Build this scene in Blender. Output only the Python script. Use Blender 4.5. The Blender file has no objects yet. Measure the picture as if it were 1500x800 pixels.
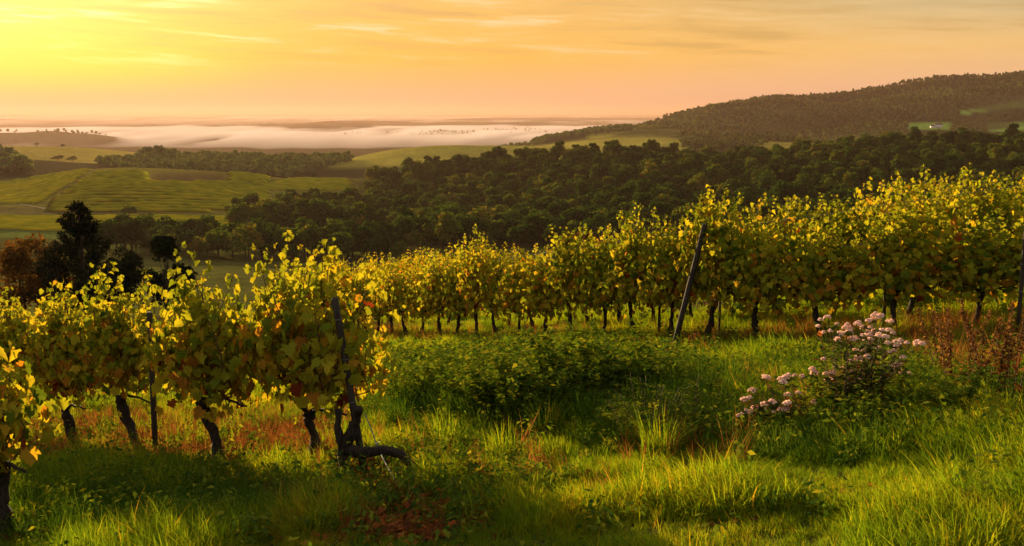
import bpy, math, random
import numpy as np
from mathutils import Vector

# ------------------------------------------------------------------ camera, sky, sun, exposure
scene = bpy.context.scene
COL = scene.collection
RAD = math.radians
F_PX, W_PX, H_PX, HORIZON = 1472.0, 1500.0, 800.0, 165.0
PITCH = math.atan((H_PX / 2 - HORIZON) / F_PX)
EYE = 1.7
cam_d = bpy.data.cameras.new('camera')
cam_d.sensor_width = 36.0
cam_d.lens = 36.0 * F_PX / W_PX
cam_d.clip_start = 0.05
cam_d.clip_end = 200000.0
cam = bpy.data.objects.new('camera', cam_d)
COL.objects.link(cam)
cam.location = (0, 0, EYE)
cam.rotation_euler = (RAD(90) - PITCH, 0, 0)
scene.camera = cam

SUN_AZ, SUN_EL = -28.5, 5.5            # degrees; azimuth from +Y, negative = to the left
SUN_STRENGTH = 5.0
SKY_STRENGTH = 0.10
EXPOSURE = 1.76
HAZE_DENSITY = 4.6e-5
MIST_DENSITY = 2.2e-3

scene.render.engine = 'CYCLES'
scene.view_settings.view_transform = 'Standard'
scene.view_settings.look = 'None'
scene.view_settings.exposure = EXPOSURE
scene.view_settings.gamma = 1.0
scene.view_settings.use_curve_mapping = False
cy = scene.cycles
cy.max_bounces = 6
cy.diffuse_bounces = 3
cy.glossy_bounces = 2
cy.transmission_bounces = 4
cy.volume_bounces = 1
cy.transparent_max_bounces = 6
cy.use_denoising = True
cy.caustics_reflective = False
cy.caustics_refractive = False
cy.sample_clamp_indirect = 4.0

sun_dir = Vector((math.sin(RAD(SUN_AZ)) * math.cos(RAD(SUN_EL)),
                  math.cos(RAD(SUN_AZ)) * math.cos(RAD(SUN_EL)), math.sin(RAD(SUN_EL))))
sl = bpy.data.lights.new('sun', 'SUN')
sl.energy = SUN_STRENGTH
sl.angle = RAD(0.6)
sl.color = (1.0, 0.72, 0.37)
so = bpy.data.objects.new('sun', sl)
COL.objects.link(so)
so.rotation_euler = (-sun_dir).to_track_quat('-Z', 'Y').to_euler()


def N(nt, kind, **kw):
    n = nt.nodes.new(kind)
    for k, v in kw.items():
        if k.startswith('i_'):
            n.inputs[k[2:].replace('_', ' ')].default_value = v
        else:
            setattr(n, k, v)
    return n


def ramp(nt, fac, stops, interp='LINEAR'):
    r = N(nt, 'ShaderNodeValToRGB')
    cr = r.color_ramp
    cr.interpolation = interp
    while len(cr.elements) < len(stops):
        cr.elements.new(0.5)
    for e, (p, c) in zip(cr.elements, stops):
        e.position = p
        e.color = (*c, 1.0)
    if fac is not None:
        nt.links.new(fac, r.inputs[0])
    return r.outputs[0]


def math_n(nt, op, a, b=None, c=None, clamp=False):
    n = N(nt, 'ShaderNodeMath', operation=op, use_clamp=clamp)
    for i, v in enumerate((a, b, c)):
        if v is None:
            continue
        if isinstance(v, (int, float)):
            n.inputs[i].default_value = v
        else:
            nt.links.new(v, n.inputs[i])
    return n.outputs[0]


def mix_c(nt, fac, a, b, blend='MIX'):
    n = N(nt, 'ShaderNodeMix', data_type='RGBA', blend_type=blend)
    for i, v in ((0, fac), (6, a), (7, b)):
        if isinstance(v, (int, float)):
            n.inputs[i].default_value = v
        elif isinstance(v, tuple):
            n.inputs[i].default_value = (*v, 1.0)
        else:
            nt.links.new(v, n.inputs[i])
    return n.outputs[2]


def maprange(nt, v, a, b, c=0.0, d=1.0, smooth=True):
    n = N(nt, 'ShaderNodeMapRange')
    if smooth:
        n.interpolation_type = 'SMOOTHSTEP'
    n.inputs[1].default_value, n.inputs[2].default_value = a, b
    n.inputs[3].default_value, n.inputs[4].default_value = c, d
    nt.links.new(v, n.inputs[0])
    return n.outputs[0]


def build_world():
    w = bpy.data.worlds.new('World')
    scene.world = w
    w.use_nodes = True
    nt = w.node_tree
    nt.nodes.clear()
    out = N(nt, 'ShaderNodeOutputWorld')
    sky = N(nt, 'ShaderNodeTexSky', sky_type='NISHITA', sun_disc=False)
    sky.sun_elevation = RAD(SUN_EL)
    sky.sun_rotation = RAD(SUN_AZ)
    sky.air_density = 1.0
    sky.dust_density = 1.5
    sky.ozone_density = 1.0
    bg = N(nt, 'ShaderNodeBackground')
    bg.inputs[1].default_value = SKY_STRENGTH
    nt.links.new(sky.outputs[0], bg.inputs[0])
    # a thin veil of high cloud lit by the low sun, on top of the clear sky; its unseen top is brightened for fill
    tc = N(nt, 'ShaderNodeTexCoord')
    sp = N(nt, 'ShaderNodeSeparateXYZ')
    nt.links.new(tc.outputs['Generated'], sp.inputs[0])
    z = sp.outputs[2]
    sd = N(nt, 'ShaderNodeVectorMath', operation='DOT_PRODUCT')
    nt.links.new(tc.outputs['Generated'], sd.inputs[0])
    sd.inputs[1].default_value = sun_dir
    near = sd.outputs['Value']
    glow = maprange(nt, near, 0.955, 1.0)
    side = maprange(nt, near, 0.55, 0.97)
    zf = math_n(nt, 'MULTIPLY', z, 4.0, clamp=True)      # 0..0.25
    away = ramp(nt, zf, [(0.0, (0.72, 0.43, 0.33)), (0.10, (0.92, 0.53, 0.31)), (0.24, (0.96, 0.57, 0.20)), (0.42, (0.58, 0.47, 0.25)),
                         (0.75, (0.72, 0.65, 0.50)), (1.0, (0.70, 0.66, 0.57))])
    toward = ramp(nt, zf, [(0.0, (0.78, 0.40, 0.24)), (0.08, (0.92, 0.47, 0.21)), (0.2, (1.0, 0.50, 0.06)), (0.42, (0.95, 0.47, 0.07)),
                           (0.7, (0.85, 0.66, 0.38)), (1.0, (0.74, 0.66, 0.54))])  # last two stops of both ramps: sky above the view, warmed as added fill
    veil = mix_c(nt, side, away, toward)
    halo_z = math_n(nt, 'MULTIPLY', glow, ramp(nt, zf, [(0.0, (0.0,) * 3), (0.07, (0.25,) * 3), (0.17, (1,) * 3), (0.25, (0.7,) * 3), (0.40, (0.12,) * 3), (1, (0.0,) * 3)]))
    veil = mix_c(nt, halo_z, veil, (1.3, 0.66, 0.04))
    # streaky cirrus
    at = math_n(nt, 'ARCTAN2', sp.outputs[0], sp.outputs[1])
    cmb = N(nt, 'ShaderNodeCombineXYZ')
    nt.links.new(math_n(nt, 'MULTIPLY', at, 7.5), cmb.inputs[0])
    nt.links.new(math_n(nt, 'ADD', math_n(nt, 'MULTIPLY', z, 105.0), math_n(nt, 'MULTIPLY', at, 4.0)), cmb.inputs[1])
    wr = N(nt, 'ShaderNodeTexNoise', noise_dimensions='3D')
    wr.inputs['Scale'].default_value = 0.9
    nt.links.new(cmb.outputs[0], wr.inputs['Vector'])
    wv = N(nt, 'ShaderNodeVectorMath', operation='MULTIPLY_ADD')
    nt.links.new(wr.outputs['Color'], wv.inputs[0])
    wv.inputs[1].default_value = (0.9, 1.5, 0)
    nt.links.new(cmb.outputs[0], wv.inputs[2])
    nz = N(nt, 'ShaderNodeTexNoise', noise_dimensions='3D')
    nz.inputs['Scale'].default_value = 0.8
    nz.inputs['Detail'].default_value = 7.0
    nz.inputs['Roughness'].default_value = 0.62
    nt.links.new(wv.outputs[0], nz.inputs['Vector'])
    band = ramp(nt, zf, [(0.0, (0,) * 3), (0.14, (0.0,) * 3), (0.24, (0.8,) * 3), (0.34, (1,) * 3), (1.0, (0.6,) * 3)])
    streak = math_n(nt, 'MULTIPLY', maprange(nt, nz.outputs['Fac'], 0.50, 0.68), band)
    dark = math_n(nt, 'MULTIPLY', maprange(nt, nz.outputs['Fac'], 0.50, 0.32), band)
    lit = mix_c(nt, glow, (1.0, 0.66, 0.30), (1.5, 1.15, 0.42))
    sfac = math_n(nt, 'MULTIPLY', streak, math_n(nt, 'ADD', math_n(nt, 'MULTIPLY', side, 0.85), 0.25), clamp=True)
    veil = mix_c(nt, math_n(nt, 'MULTIPLY', dark, 0.72), veil, (0.62, 0.34, 0.09))
    veil = mix_c(nt, sfac, veil, lit)
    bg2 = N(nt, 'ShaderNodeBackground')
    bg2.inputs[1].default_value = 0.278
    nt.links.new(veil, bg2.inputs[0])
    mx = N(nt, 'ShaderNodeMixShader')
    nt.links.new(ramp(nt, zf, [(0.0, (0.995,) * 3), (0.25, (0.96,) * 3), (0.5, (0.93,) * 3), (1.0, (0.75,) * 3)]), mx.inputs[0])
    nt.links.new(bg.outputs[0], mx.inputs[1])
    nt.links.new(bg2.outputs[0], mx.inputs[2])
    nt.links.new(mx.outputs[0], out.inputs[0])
    w.cycles.sampling_method = 'MANUAL'
    w.cycles.sample_map_resolution = 1024


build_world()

# ------------------------------------------------------------------ helpers
rng = np.random.default_rng(7)
random.seed(7)


def slope_of(row):
    """vertical slope dz/dy of the line of sight at a picture row"""
    v = (H_PX / 2 - np.asarray(row, float)) / F_PX
    return (-math.sin(PITCH) + v * math.cos(PITCH)) / (math.cos(PITCH) + v * math.sin(PITCH))


def row_of(zrel_over_y):
    s = np.asarray(zrel_over_y, float)
    v = (s * math.cos(PITCH) + math.sin(PITCH)) / (math.cos(PITCH) - s * math.sin(PITCH))
    return H_PX / 2 - v * F_PX


def xs_of(px, row=HORIZON):
    v = (H_PX / 2 - row) / F_PX
    return (px - W_PX / 2) / F_PX / (math.cos(PITCH) + v * math.sin(PITCH))


def smooth01(a, b, x):
    t = np.clip((x - a) / (b - a), 0, 1)
    return t * t * (3 - 2 * t)


def vnoise(x, y, seed=0):
    """cheap smooth value noise"""
    x = np.asarray(x, float); y = np.asarray(y, float)
    xi = np.floor(x); yi = np.floor(y)
    fx = x - xi; fy = y - yi
    fx = fx * fx * (3 - 2 * fx); fy = fy * fy * (3 - 2 * fy)

    def h(a, b):
        s = np.sin(a * 127.1 + b * 311.7 + seed * 74.7) * 43758.5453
        return s - np.floor(s)
    return (h(xi, yi) * (1 - fx) * (1 - fy) + h(xi + 1, yi) * fx * (1 - fy) + h(xi, yi + 1) * (1 - fx) * fy + h(xi + 1, yi + 1) * fx * fy)


def fbm(x, y, seed=0, oct=4):
    s = 0; a = 0.5
    for i in range(oct):
        s = s + a * vnoise(x * 2 ** i, y * 2 ** i, seed + i)
        a *= 0.5
    return s


# ---- the land: a near hillside, and a table of the land beyond by bearing and distance
T_PX = np.array([-400, 0, 150, 300, 450, 600, 750, 900, 1050, 1200, 1350, 1500, 1900], float)
T_ROWS = [
    (60,   [520, 494, 480, 462, 445, 432, 423, 414, 405, 396, 386, 377, 352]),
    (120,  [470, 465, 455, 440, 430, 422, 415, 408, 400, 390, 380, 370, 350]),
    (250,  [425, 420, 415, 408, 405, 402, 400, 395, 390, 385, 378, 370, 350]),
    (430,  [365, 360, 366, 372, 376, 376, 374, 370, 365, 360, 352, 345, 330]),
    (520,  [335, 333, 338, 345, 350, 352, 350, 345, 338, 330, 322, 315, 300]),
    (650,  [310, 310, 315, 318, 325, 335, 325, 315, 305, 298, 292, 288, 275]),
    (850,  [290, 285, 265, 272, 290, 295, 278, 263, 258, 250, 245, 240, 235]),
    (1000, [282, 270, 247, 250, 263, 257, 240, 233, 241, 226, 216, 211, 205]),
    (1200, [258, 254, 262, 262, 268, 262, 250, 245, 250, 240, 230, 225, 220]),
    (1500, [226, 230, 240, 233, 237, 234, 232, 235, 240, 235, 225, 220, 215]),
    (1700, [235, 238, 240, 242, 243, 216, 214, 222, 230, 226, 221, 216, 212]),
    (2100, [220, 214, 218, 235, 238, 228, 220, 208, 211, 221, 213, 205, 200]),
    (2600, [230, 222, 225, 226, 232, 224, 213, 191, 197, 198, 187, 177, 168]),
    (3200, [240, 230, 228, 228, 228, 225, 216, 196, 162, 152, 140, 130, 122]),
    (3700, [240, 225, 225, 225, 222, 220, 217, 203, 156, 137, 119, 103, 98]),
    (4400, [217, 217, 217, 217, 217, 217, 216, 212, 195, 180, 165, 150, 140]),
    (5600, [207, 207, 207, 207, 207, 207, 207, 207, 205, 200, 195, 190, 185]),
]
PLAIN_Z = EYE - 150.0
T_Y = np.array([r[0] for r in T_ROWS], float)
T_Z = np.array([EYE + slope_of(r[1]) * r[0] for r in T_ROWS])
T_Y = np.append(T_Y, [7500.0, 90000.0])
T_Z = np.vstack([T_Z, np.full((2, len(T_PX)), PLAIN_Z)])
T_LY = np.log(T_Y)


def cubic_idx(t, n):
    i = np.clip(np.floor(t).astype(int), 0, n - 2)
    f = t - i
    return i, f


def far_z(px, y):
    px = np.clip(px, T_PX[0], T_PX[-1] - 1e-6)
    ly = np.clip(np.log(np.maximum(y, 1.0)), T_LY[0], T_LY[-1] - 1e-6)
    ci = np.clip(np.searchsorted(T_PX, px, side='right') - 1, 0, len(T_PX) - 2)
    cf = (px - T_PX[ci]) / (T_PX[ci + 1] - T_PX[ci])
    ri = np.clip(np.searchsorted(T_LY, ly, side='right') - 1, 0, len(T_LY) - 2)
    rf = (ly - T_LY[ri]) / (T_LY[ri + 1] - T_LY[ri])
    rf = rf * rf * (3 - 2 * rf) * 0.55 + rf * 0.45

    def cat(p0, p1, p2, p3, t):
        return 0.5 * (2 * p1 + (p2 - p0) * t + (2 * p0 - 5 * p1 + 4 * p2 - p3) * t * t + (3 * p1 - p0 - 3 * p2 + p3) * t ** 3)

    def line(r):
        c0 = np.maximum(ci - 1, 0); c3 = np.minimum(ci + 2, len(T_PX) - 1)
        return cat(T_Z[r, c0], T_Z[r, ci], T_Z[r, ci + 1], T_Z[r, c3], cf)
    z = line(ri) * (1 - rf) + line(ri + 1) * rf
    # low swells of the far plain that rise out of the mist
    z = z + smooth01(8500, 9500, y) * (1 - smooth01(40000, 55000, y)) * 42 * smooth01(0.48, 0.66, fbm(px / 260.0, y / 7000.0, 14))
    # a low ridge out on the misty plain
    z = z + 58 * np.exp(-((y - 5600) / 700) ** 2) * np.exp(-((px - 40) / 130) ** 4) * (0.8 + 0.3 * vnoise(px / 40, 0 * px, 3))
    return z


def near_z(x, y):
    cx = 0.10 * x + 0.045 * np.log1p(np.exp(np.clip(x, -40, 40)))
    d = np.maximum(y - 15, 0)
    z = -0.1435 * y + cx - 0.031 - (0.00015 + 0.0006 * smooth01(-0.08, 0.08, x / np.maximum(y, 1.0))) * d * d
    z = z + 0.62 * smooth01(29, 42, y) * (1 - smooth01(-0.02, 0.08, x / np.maximum(y, 1.0)))
    z = z + 0.10 * (fbm(x * 0.45, y * 0.45, 11) - 0.47) + 0.05 * (fbm(x * 1.9, y * 1.9, 5, 2) - 0.37)
    return z


def ground(x, y):
    x = np.asarray(x, float); y = np.asarray(y, float)
    yy = np.maximum(y, 0.35 * np.hypot(x, y) + 1e-3)
    px = W_PX / 2 + x / yy * F_PX * 1.0
    zn = near_z(np.clip(x, -60, 60), np.clip(y, -40, 80))
    zf = far_z(px, yy)
    amp = smooth01(100, 400, yy)
    zf = zf + amp * (2.2 * (fbm(x / 60.0, y / 60.0, 21) - 0.47)) + smooth01(900, 2600, yy) * (1 - smooth01(4000, 4600, yy)) * smooth01(850, 1050, px) * 62 * (fbm(x / 300.0, y / 420.0, 4) - 0.47)
    t = smooth01(44, 76, yy)
    return zn * (1 - t) + zf * t


def pick(px, row, lo=3.0, hi=60.0):
    """the point of the hillside seen at a pixel of the photograph"""
    s = float(slope_of(row)); u = float(xs_of(px, row))
    y = lo
    while y < hi:
        if float(ground(u * y, y)) >= EYE + s * y:
            break
        y += 0.02
    return u * y, y, float(ground(u * y, y))


def at(px, y):
    x = (px - W_PX / 2) / F_PX * y
    return x, y, float(ground(x, y))


# ---- meshes from arrays
def mesh_np(name, V, faces, mats, attrs=None, mat_idx=None, smooth=False):
    """faces: list of integer arrays of shape (n, k), any k"""
    me = bpy.data.meshes.new(name)
    V = np.ascontiguousarray(V, np.float32)
    me.vertices.add(len(V))
    me.vertices.foreach_set('co', V.ravel())
    faces = [np.asarray(f, np.int32) for f in faces if len(f)]
    nl = sum(f.size for f in faces); npoly = sum(len(f) for f in faces)
    me.loops.add(nl); me.polygons.add(npoly)
    me.loops.foreach_set('vertex_index', np.concatenate([f.ravel() for f in faces]) if faces else np.zeros(0, np.int32))
    tot = np.concatenate([np.full(len(f), f.shape[1], np.int32) for f in faces]) if faces else np.zeros(0, np.int32)
    st = np.concatenate([[0], np.cumsum(tot)[:-1]]).astype(np.int32) if len(tot) else tot
    me.polygons.foreach_set('loop_start', st)
    if mat_idx is not None:
        me.polygons.foreach_set('material_index', np.asarray(mat_idx, np.int32))
    if smooth:
        me.polygons.foreach_set('use_smooth', np.ones(npoly, bool))
    for m in (mats if isinstance(mats, (list, tuple)) else [mats]):
        me.materials.append(m)
    for k, a in (attrs or {}).items():
        a = np.asarray(a, np.float32)
        if a.ndim == 1:
            at_ = me.attributes.new(k, 'FLOAT', 'POINT'); at_.data.foreach_set('value', a)
        elif a.shape[1] == 3:
            at_ = me.attributes.new(k, 'FLOAT_VECTOR', 'POINT'); at_.data.foreach_set('vector', a.ravel())
        else:
            at_ = me.attributes.new(k, 'FLOAT_COLOR', 'POINT'); at_.data.foreach_set('color', a.ravel())
    me.update(calc_edges=True)
    me.validate()
    return me


def obj(name, me, parent=None, loc=(0, 0, 0), link=True):
    o = bpy.data.objects.new(name, me)
    o.location = loc
    if link:
        COL.objects.link(o)
    if parent is not None:
        o.parent = parent
    return o


def tag(o, label=None, cat=None, group=None, kind=None):
    if label: o['label'] = label
    if cat: o['category'] = cat
    if group: o['group'] = group
    if kind: o['kind'] = kind
    return o


def empty(name, loc, rz=0.0):
    o = bpy.data.objects.new(name, None)
    o.empty_display_size = 0.2
    o.location = loc
    o.rotation_euler = (0, 0, rz)
    COL.objects.link(o)
    return o


def copy_tree(src, loc, rz=0.0, scale=1.0, rx=0.0, ry=0.0):
    r = src.copy(); COL.objects.link(r)
    r.location = loc; r.rotation_euler = (rx, ry, rz)
    r.scale = (scale,) * 3 if isinstance(scale, (int, float)) else scale
    for ch in src.children:
        c = ch.copy(); COL.objects.link(c); c.parent = r
        for g in ch.children:
            d = g.copy(); COL.objects.link(d); d.parent = c
    return r


class Geo:
    """collects vertices and faces of several pieces into one mesh"""
    def __init__(self):
        self.V = []; self.F = {}; self.n = 0; self.A = []

    def add(self, V, faces, rnd=0.5):
        V = np.asarray(V, float)
        for f in faces:
            f = np.asarray(f, int)
            if len(f):
                self.F.setdefault(f.shape[1], []).append(f + self.n)
        self.V.append(V); self.n += len(V)
        self.A.append(np.broadcast_to(np.asarray(rnd, float), (len(V),)))

    def mesh(self, name, mats, smooth=False):
        return mesh_np(name, np.vstack(self.V), [np.vstack(v) for v in self.F.values()], mats, {'rnd': np.concatenate(self.A)}, smooth=smooth)


def tube(pts, radii, k=7, cap=True, bump=0.0, seed=0):
    pts = np.asarray(pts, float); n = len(pts)
    radii = np.broadcast_to(np.asarray(radii, float), (n,))
    tang = np.gradient(pts, axis=0)
    tang /= np.linalg.norm(tang, axis=1)[:, None] + 1e-9
    ref = np.array([0.31, 0.95, 0.05])
    V = np.zeros((n, k, 3)); r_ = np.random.default_rng(seed)
    ph = np.linspace(0, 2 * np.pi, k, endpoint=False)
    rib = 1 + bump * r_.uniform(-1, 1, k)
    for i in range(n):
        a = np.cross(tang[i], ref); a /= np.linalg.norm(a) + 1e-9
        b = np.cross(tang[i], a)
        rr = radii[i] * rib * (1 + bump * r_.uniform(-0.6, 0.6, k))
        V[i] = pts[i] + rr[:, None] * (np.cos(ph)[:, None] * a + np.sin(ph)[:, None] * b)
    V = V.reshape(-1, 3)
    F = []
    for i in range(n - 1):
        for j in range(k):
            F.append((i * k + j, i * k + (j + 1) % k, (i + 1) * k + (j + 1) % k, (i + 1) * k + j))
    faces = [np.array(F)]
    if cap:
        V = np.vstack([V, pts[0], pts[-1]])
        c0, c1 = n * k, n * k + 1
        T = [(c0, (j + 1) % k, j) for j in range(k)] + [(c1, (n - 1) * k + j, (n - 1) * k + (j + 1) % k) for j in range(k)]
        faces.append(np.array(T))
    return V, faces


def curve_pts(ctrl, n=14, jitter=0.0, r_=None):
    c = np.asarray(ctrl, float)
    t = np.linspace(0, len(c) - 1, n)
    i = np.clip(np.floor(t).astype(int), 0, len(c) - 2); f = (t - i)[:, None]
    p0 = c[np.maximum(i - 1, 0)]; p1 = c[i]; p2 = c[i + 1]; p3 = c[np.minimum(i + 2, len(c) - 1)]
    p = 0.5 * (2 * p1 + (p2 - p0) * f + (2 * p0 - 5 * p1 + 4 * p2 - p3) * f ** 2 + (3 * p1 - p0 - 3 * p2 + p3) * f ** 3)
    if jitter and r_ is not None:
        p[1:-1] += r_.normal(0, jitter, (n - 2, 3))
    return p


def scatter_template(tv, tf, C, Nrm, Tip, S, sx=None):
    """copies a small leaf mesh to centres C with normals, tip directions and sizes; returns V, faces, copies index"""
    n = len(C); k = len(tv)
    Nrm = Nrm / (np.linalg.norm(Nrm, axis=1)[:, None] + 1e-9)
    Tip = Tip - Nrm * (Tip * Nrm).sum(1)[:, None]
    Tip = Tip / (np.linalg.norm(Tip, axis=1)[:, None] + 1e-9)
    B = np.cross(Tip, Nrm)
    S = np.broadcast_to(np.asarray(S, float), (n,))
    sx = S if sx is None else np.broadcast_to(np.asarray(sx, float), (n,))
    V = C[:, None, :] + (tv[None, :, 0:1] * sx[:, None, None]) * B[:, None, :] + (tv[None, :, 1:2] * S[:, None, None]) * Tip[:, None, :] \
        + (tv[None, :, 2:3] * S[:, None, None]) * Nrm[:, None, :]
    V = V.reshape(-1, 3)
    F = []
    for f in tf:
        f = np.asarray(f, int)
        F.append((f[None] + (np.arange(n) * k)[:, None, None]).reshape(-1, f.shape[1]))
    return V, F, np.repeat(np.arange(n), k)


# ------------------------------------------------------------------ materials
def new_mat(name):
    m = bpy.data.materials.new(name)
    m.use_nodes = True
    nt = m.node_tree
    nt.nodes.clear()
    out = N(nt, 'ShaderNodeOutputMaterial')
    return m, nt, out


def leaf_mat(name, stops, trans=0.45, tint=(1.25, 1.15, 0.55), rough=0.5, spec=0.25, patch=None, obj_var=0.0, attr='rnd', patch_scale=0.9):
    """leaf tissue: reflects a little, lets light through; colour runs along 'stops' by the leaf's own number"""
    m, nt, out = new_mat(name)
    a = N(nt, 'ShaderNodeAttribute', attribute_name=attr)
    v = a.outputs['Fac']
    if obj_var:
        oi = N(nt, 'ShaderNodeObjectInfo')
        v = math_n(nt, 'ADD', v, math_n(nt, 'MULTIPLY', math_n(nt, 'SUBTRACT', oi.outputs['Random'], 0.5), obj_var), clamp=True)
    if patch:
        ge = N(nt, 'ShaderNodeNewGeometry')
        nz = N(nt, 'ShaderNodeTexNoise')
        nz.inputs['Scale'].default_value = patch_scale
        nz.inputs['Detail'].default_value = 3.0
        nt.links.new(ge.outputs['Position'], nz.inputs['Vector'])
        v = math_n(nt, 'ADD', v, math_n(nt, 'MULTIPLY', math_n(nt, 'SUBTRACT', nz.outputs['Fac'], 0.5), patch), clamp=True)
    c = ramp(nt, v, stops)
    if spec > 0.22:
        p = N(nt, 'ShaderNodeBsdfPrincipled')
        p.inputs['Roughness'].default_value = rough
        p.inputs['Specular IOR Level'].default_value = spec * 0.6
        nt.links.new(c, p.inputs['Base Color'])
    else:
        p = N(nt, 'ShaderNodeBsdfDiffuse')
        nt.links.new(c, p.inputs['Color'])
    t = N(nt, 'ShaderNodeBsdfTranslucent')
    nt.links.new(mix_c(nt, 1.0, c, tint, 'MULTIPLY'), t.inputs[0])
    mx = N(nt, 'ShaderNodeMixShader')
    mx.inputs[0].default_value = trans
    nt.links.new(p.outputs[0], mx.inputs[1])
    nt.links.new(t.outputs[0], mx.inputs[2])
    nt.links.new(mx.outputs[0], out.inputs[0])
    return m


def solid_mat(name, c1, c2, scale=8.0, rough=0.85, bump=0.0, detail=5.0, stretch=None, spec=0.2):
    m, nt, out = new_mat(name)
    tc = N(nt, 'ShaderNodeTexCoord')
    nz = N(nt, 'ShaderNodeTexNoise')
    nz.inputs['Scale'].default_value = scale
    nz.inputs['Detail'].default_value = detail
    src = tc.outputs['Object']
    if stretch:
        mp = N(nt, 'ShaderNodeMapping')
        mp.inputs['Scale'].default_value = stretch
        nt.links.new(src, mp.inputs[0]); src = mp.outputs[0]
    nt.links.new(src, nz.inputs['Vector'])
    p = N(nt, 'ShaderNodeBsdfPrincipled')
    p.inputs['Roughness'].default_value = rough
    p.inputs['Specular IOR Level'].default_value = spec
    nt.links.new(ramp(nt, nz.outputs['Fac'], [(0.3, c1), (0.7, c2)]), p.inputs['Base Color'])
    if bump:
        b = N(nt, 'ShaderNodeBump')
        b.inputs['Strength'].default_value = bump
        b.inputs['Distance'].default_value = 0.02
        nt.links.new(nz.outputs['Fac'], b.inputs['Height'])
        nt.links.new(b.outputs[0], p.inputs['Normal'])
    nt.links.new(p.outputs[0], out.inputs[0])
    return m


VINE_STOPS = [(0.0, (0.040, 0.075, 0.010)), (0.25, (0.130, 0.165, 0.014)), (0.48, (0.275, 0.265, 0.020)), (0.68, (0.42, 0.32, 0.024)),
              (0.82, (0.36, 0.17, 0.02)), (0.92, (0.30, 0.07, 0.015)), (1.0, (0.16, 0.03, 0.012))]
M_VINE = leaf_mat('vine leaf', VINE_STOPS, 0.50, (1.25, 1.12, 0.40), 0.6, 0.2)
M_VINE_FAR = leaf_mat('vine leaf of the further rows', [(p, (c[0] * 1.05, c[1] * 1.0, c[2])) for p, c in VINE_STOPS], 0.5, (1.5, 1.2, 0.35), 0.5, 0.2, obj_var=0.1)
M_BARK = solid_mat('vine bark', (0.010, 0.007, 0.005), (0.045, 0.030, 0.020), 9, 0.95, 0.8, stretch=(6, 6, 1.2))
M_CANE = solid_mat('vine cane', (0.06, 0.035, 0.018), (0.11, 0.06, 0.03), 20, 0.7)
M_POST = solid_mat('weathered post wood', (0.018, 0.013, 0.010), (0.062, 0.047, 0.036), 7, 0.9, 0.5, stretch=(9, 9, 0.8))
M_STEEL = solid_mat('dull galvanised steel', (0.09, 0.09, 0.09), (0.16, 0.155, 0.15), 30, 0.45, 0.0, spec=0.5)
M_TRUNK = solid_mat('tree bark', (0.020, 0.015, 0.011), (0.05, 0.038, 0.027), 3, 0.95, 0.5, stretch=(4, 4, 0.7))
GRASS_STOPS = [(0.0, (0.036, 0.085, 0.008)), (0.38, (0.105, 0.185, 0.011)), (0.63, (0.235, 0.275, 0.013)), (0.82, (0.38, 0.27, 0.02)), (1.0, (0.32, 0.15, 0.03))]
M_GRASS = leaf_mat('grass blade', GRASS_STOPS, 0.55, (1.4, 1.2, 0.40), 0.6, 0.2, patch=0.95, patch_scale=1.1)
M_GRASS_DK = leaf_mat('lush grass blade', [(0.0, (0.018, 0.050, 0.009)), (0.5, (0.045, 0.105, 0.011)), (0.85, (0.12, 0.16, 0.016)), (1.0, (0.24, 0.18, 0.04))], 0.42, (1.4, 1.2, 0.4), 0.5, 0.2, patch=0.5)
M_STRAW = leaf_mat('dry weed', [(0.0, (0.07, 0.03, 0.012)), (0.4, (0.15, 0.055, 0.016)), (0.75, (0.24, 0.10, 0.025)), (1.0, (0.30, 0.18, 0.05))], 0.4, (1.3, 1.0, 0.6), 0.6, 0.15, patch=0.4)
M_LITTER = leaf_mat('fallen leaf', [(0.0, (0.07, 0.028, 0.014)), (0.45, (0.20, 0.065, 0.02)), (0.75, (0.32, 0.085, 0.02)), (1.0, (0.42, 0.22, 0.05))], 0.35, (1.2, 1.0, 0.7), 0.55, 0.2)
M_HERB = leaf_mat('weed leaf', [(0.0, (0.026, 0.06, 0.010)), (0.5, (0.075, 0.125, 0.014)), (1.0, (0.20, 0.20, 0.02))], 0.45, (1.4, 1.2, 0.4), 0.5, 0.2)
M_FLOWER_LEAF = leaf_mat('hemp agrimony leaf', [(0.0, (0.02, 0.04, 0.012)), (0.5, (0.06, 0.075, 0.02)), (0.8, (0.14, 0.09, 0.025)), (1.0, (0.26, 0.09, 0.03))], 0.42, (1.4, 1.1, 0.5), 0.55, 0.2)
M_PINK = leaf_mat('pale pink floret', [(0.0, (0.62, 0.36, 0.29)), (0.5, (0.86, 0.60, 0.50)), (1.0, (0.95, 0.80, 0.68))], 0.4, (1.0, 0.9, 0.9), 0.8, 0.1)
M_STALK = solid_mat('weed stalk', (0.05, 0.035, 0.015), (0.12, 0.06, 0.025), 15, 0.8)
M_SEED = leaf_mat('dry seed head', [(0.0, (0.06, 0.025, 0.012)), (0.6, (0.14, 0.065, 0.022)), (1.0, (0.24, 0.13, 0.035))], 0.35, (1.2, 1.0, 0.7), 0.7, 0.1)
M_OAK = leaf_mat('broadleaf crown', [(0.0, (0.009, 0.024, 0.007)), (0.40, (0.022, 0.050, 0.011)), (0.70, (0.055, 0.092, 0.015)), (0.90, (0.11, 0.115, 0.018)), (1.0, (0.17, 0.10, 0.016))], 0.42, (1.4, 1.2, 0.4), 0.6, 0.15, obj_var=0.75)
M_NEEDLE = leaf_mat('dark needle spray', [(0.0, (0.007, 0.011, 0.007)), (1.0, (0.022, 0.026, 0.012))], 0.12, (1.2, 1.0, 0.6), 0.6, 0.2)
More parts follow.
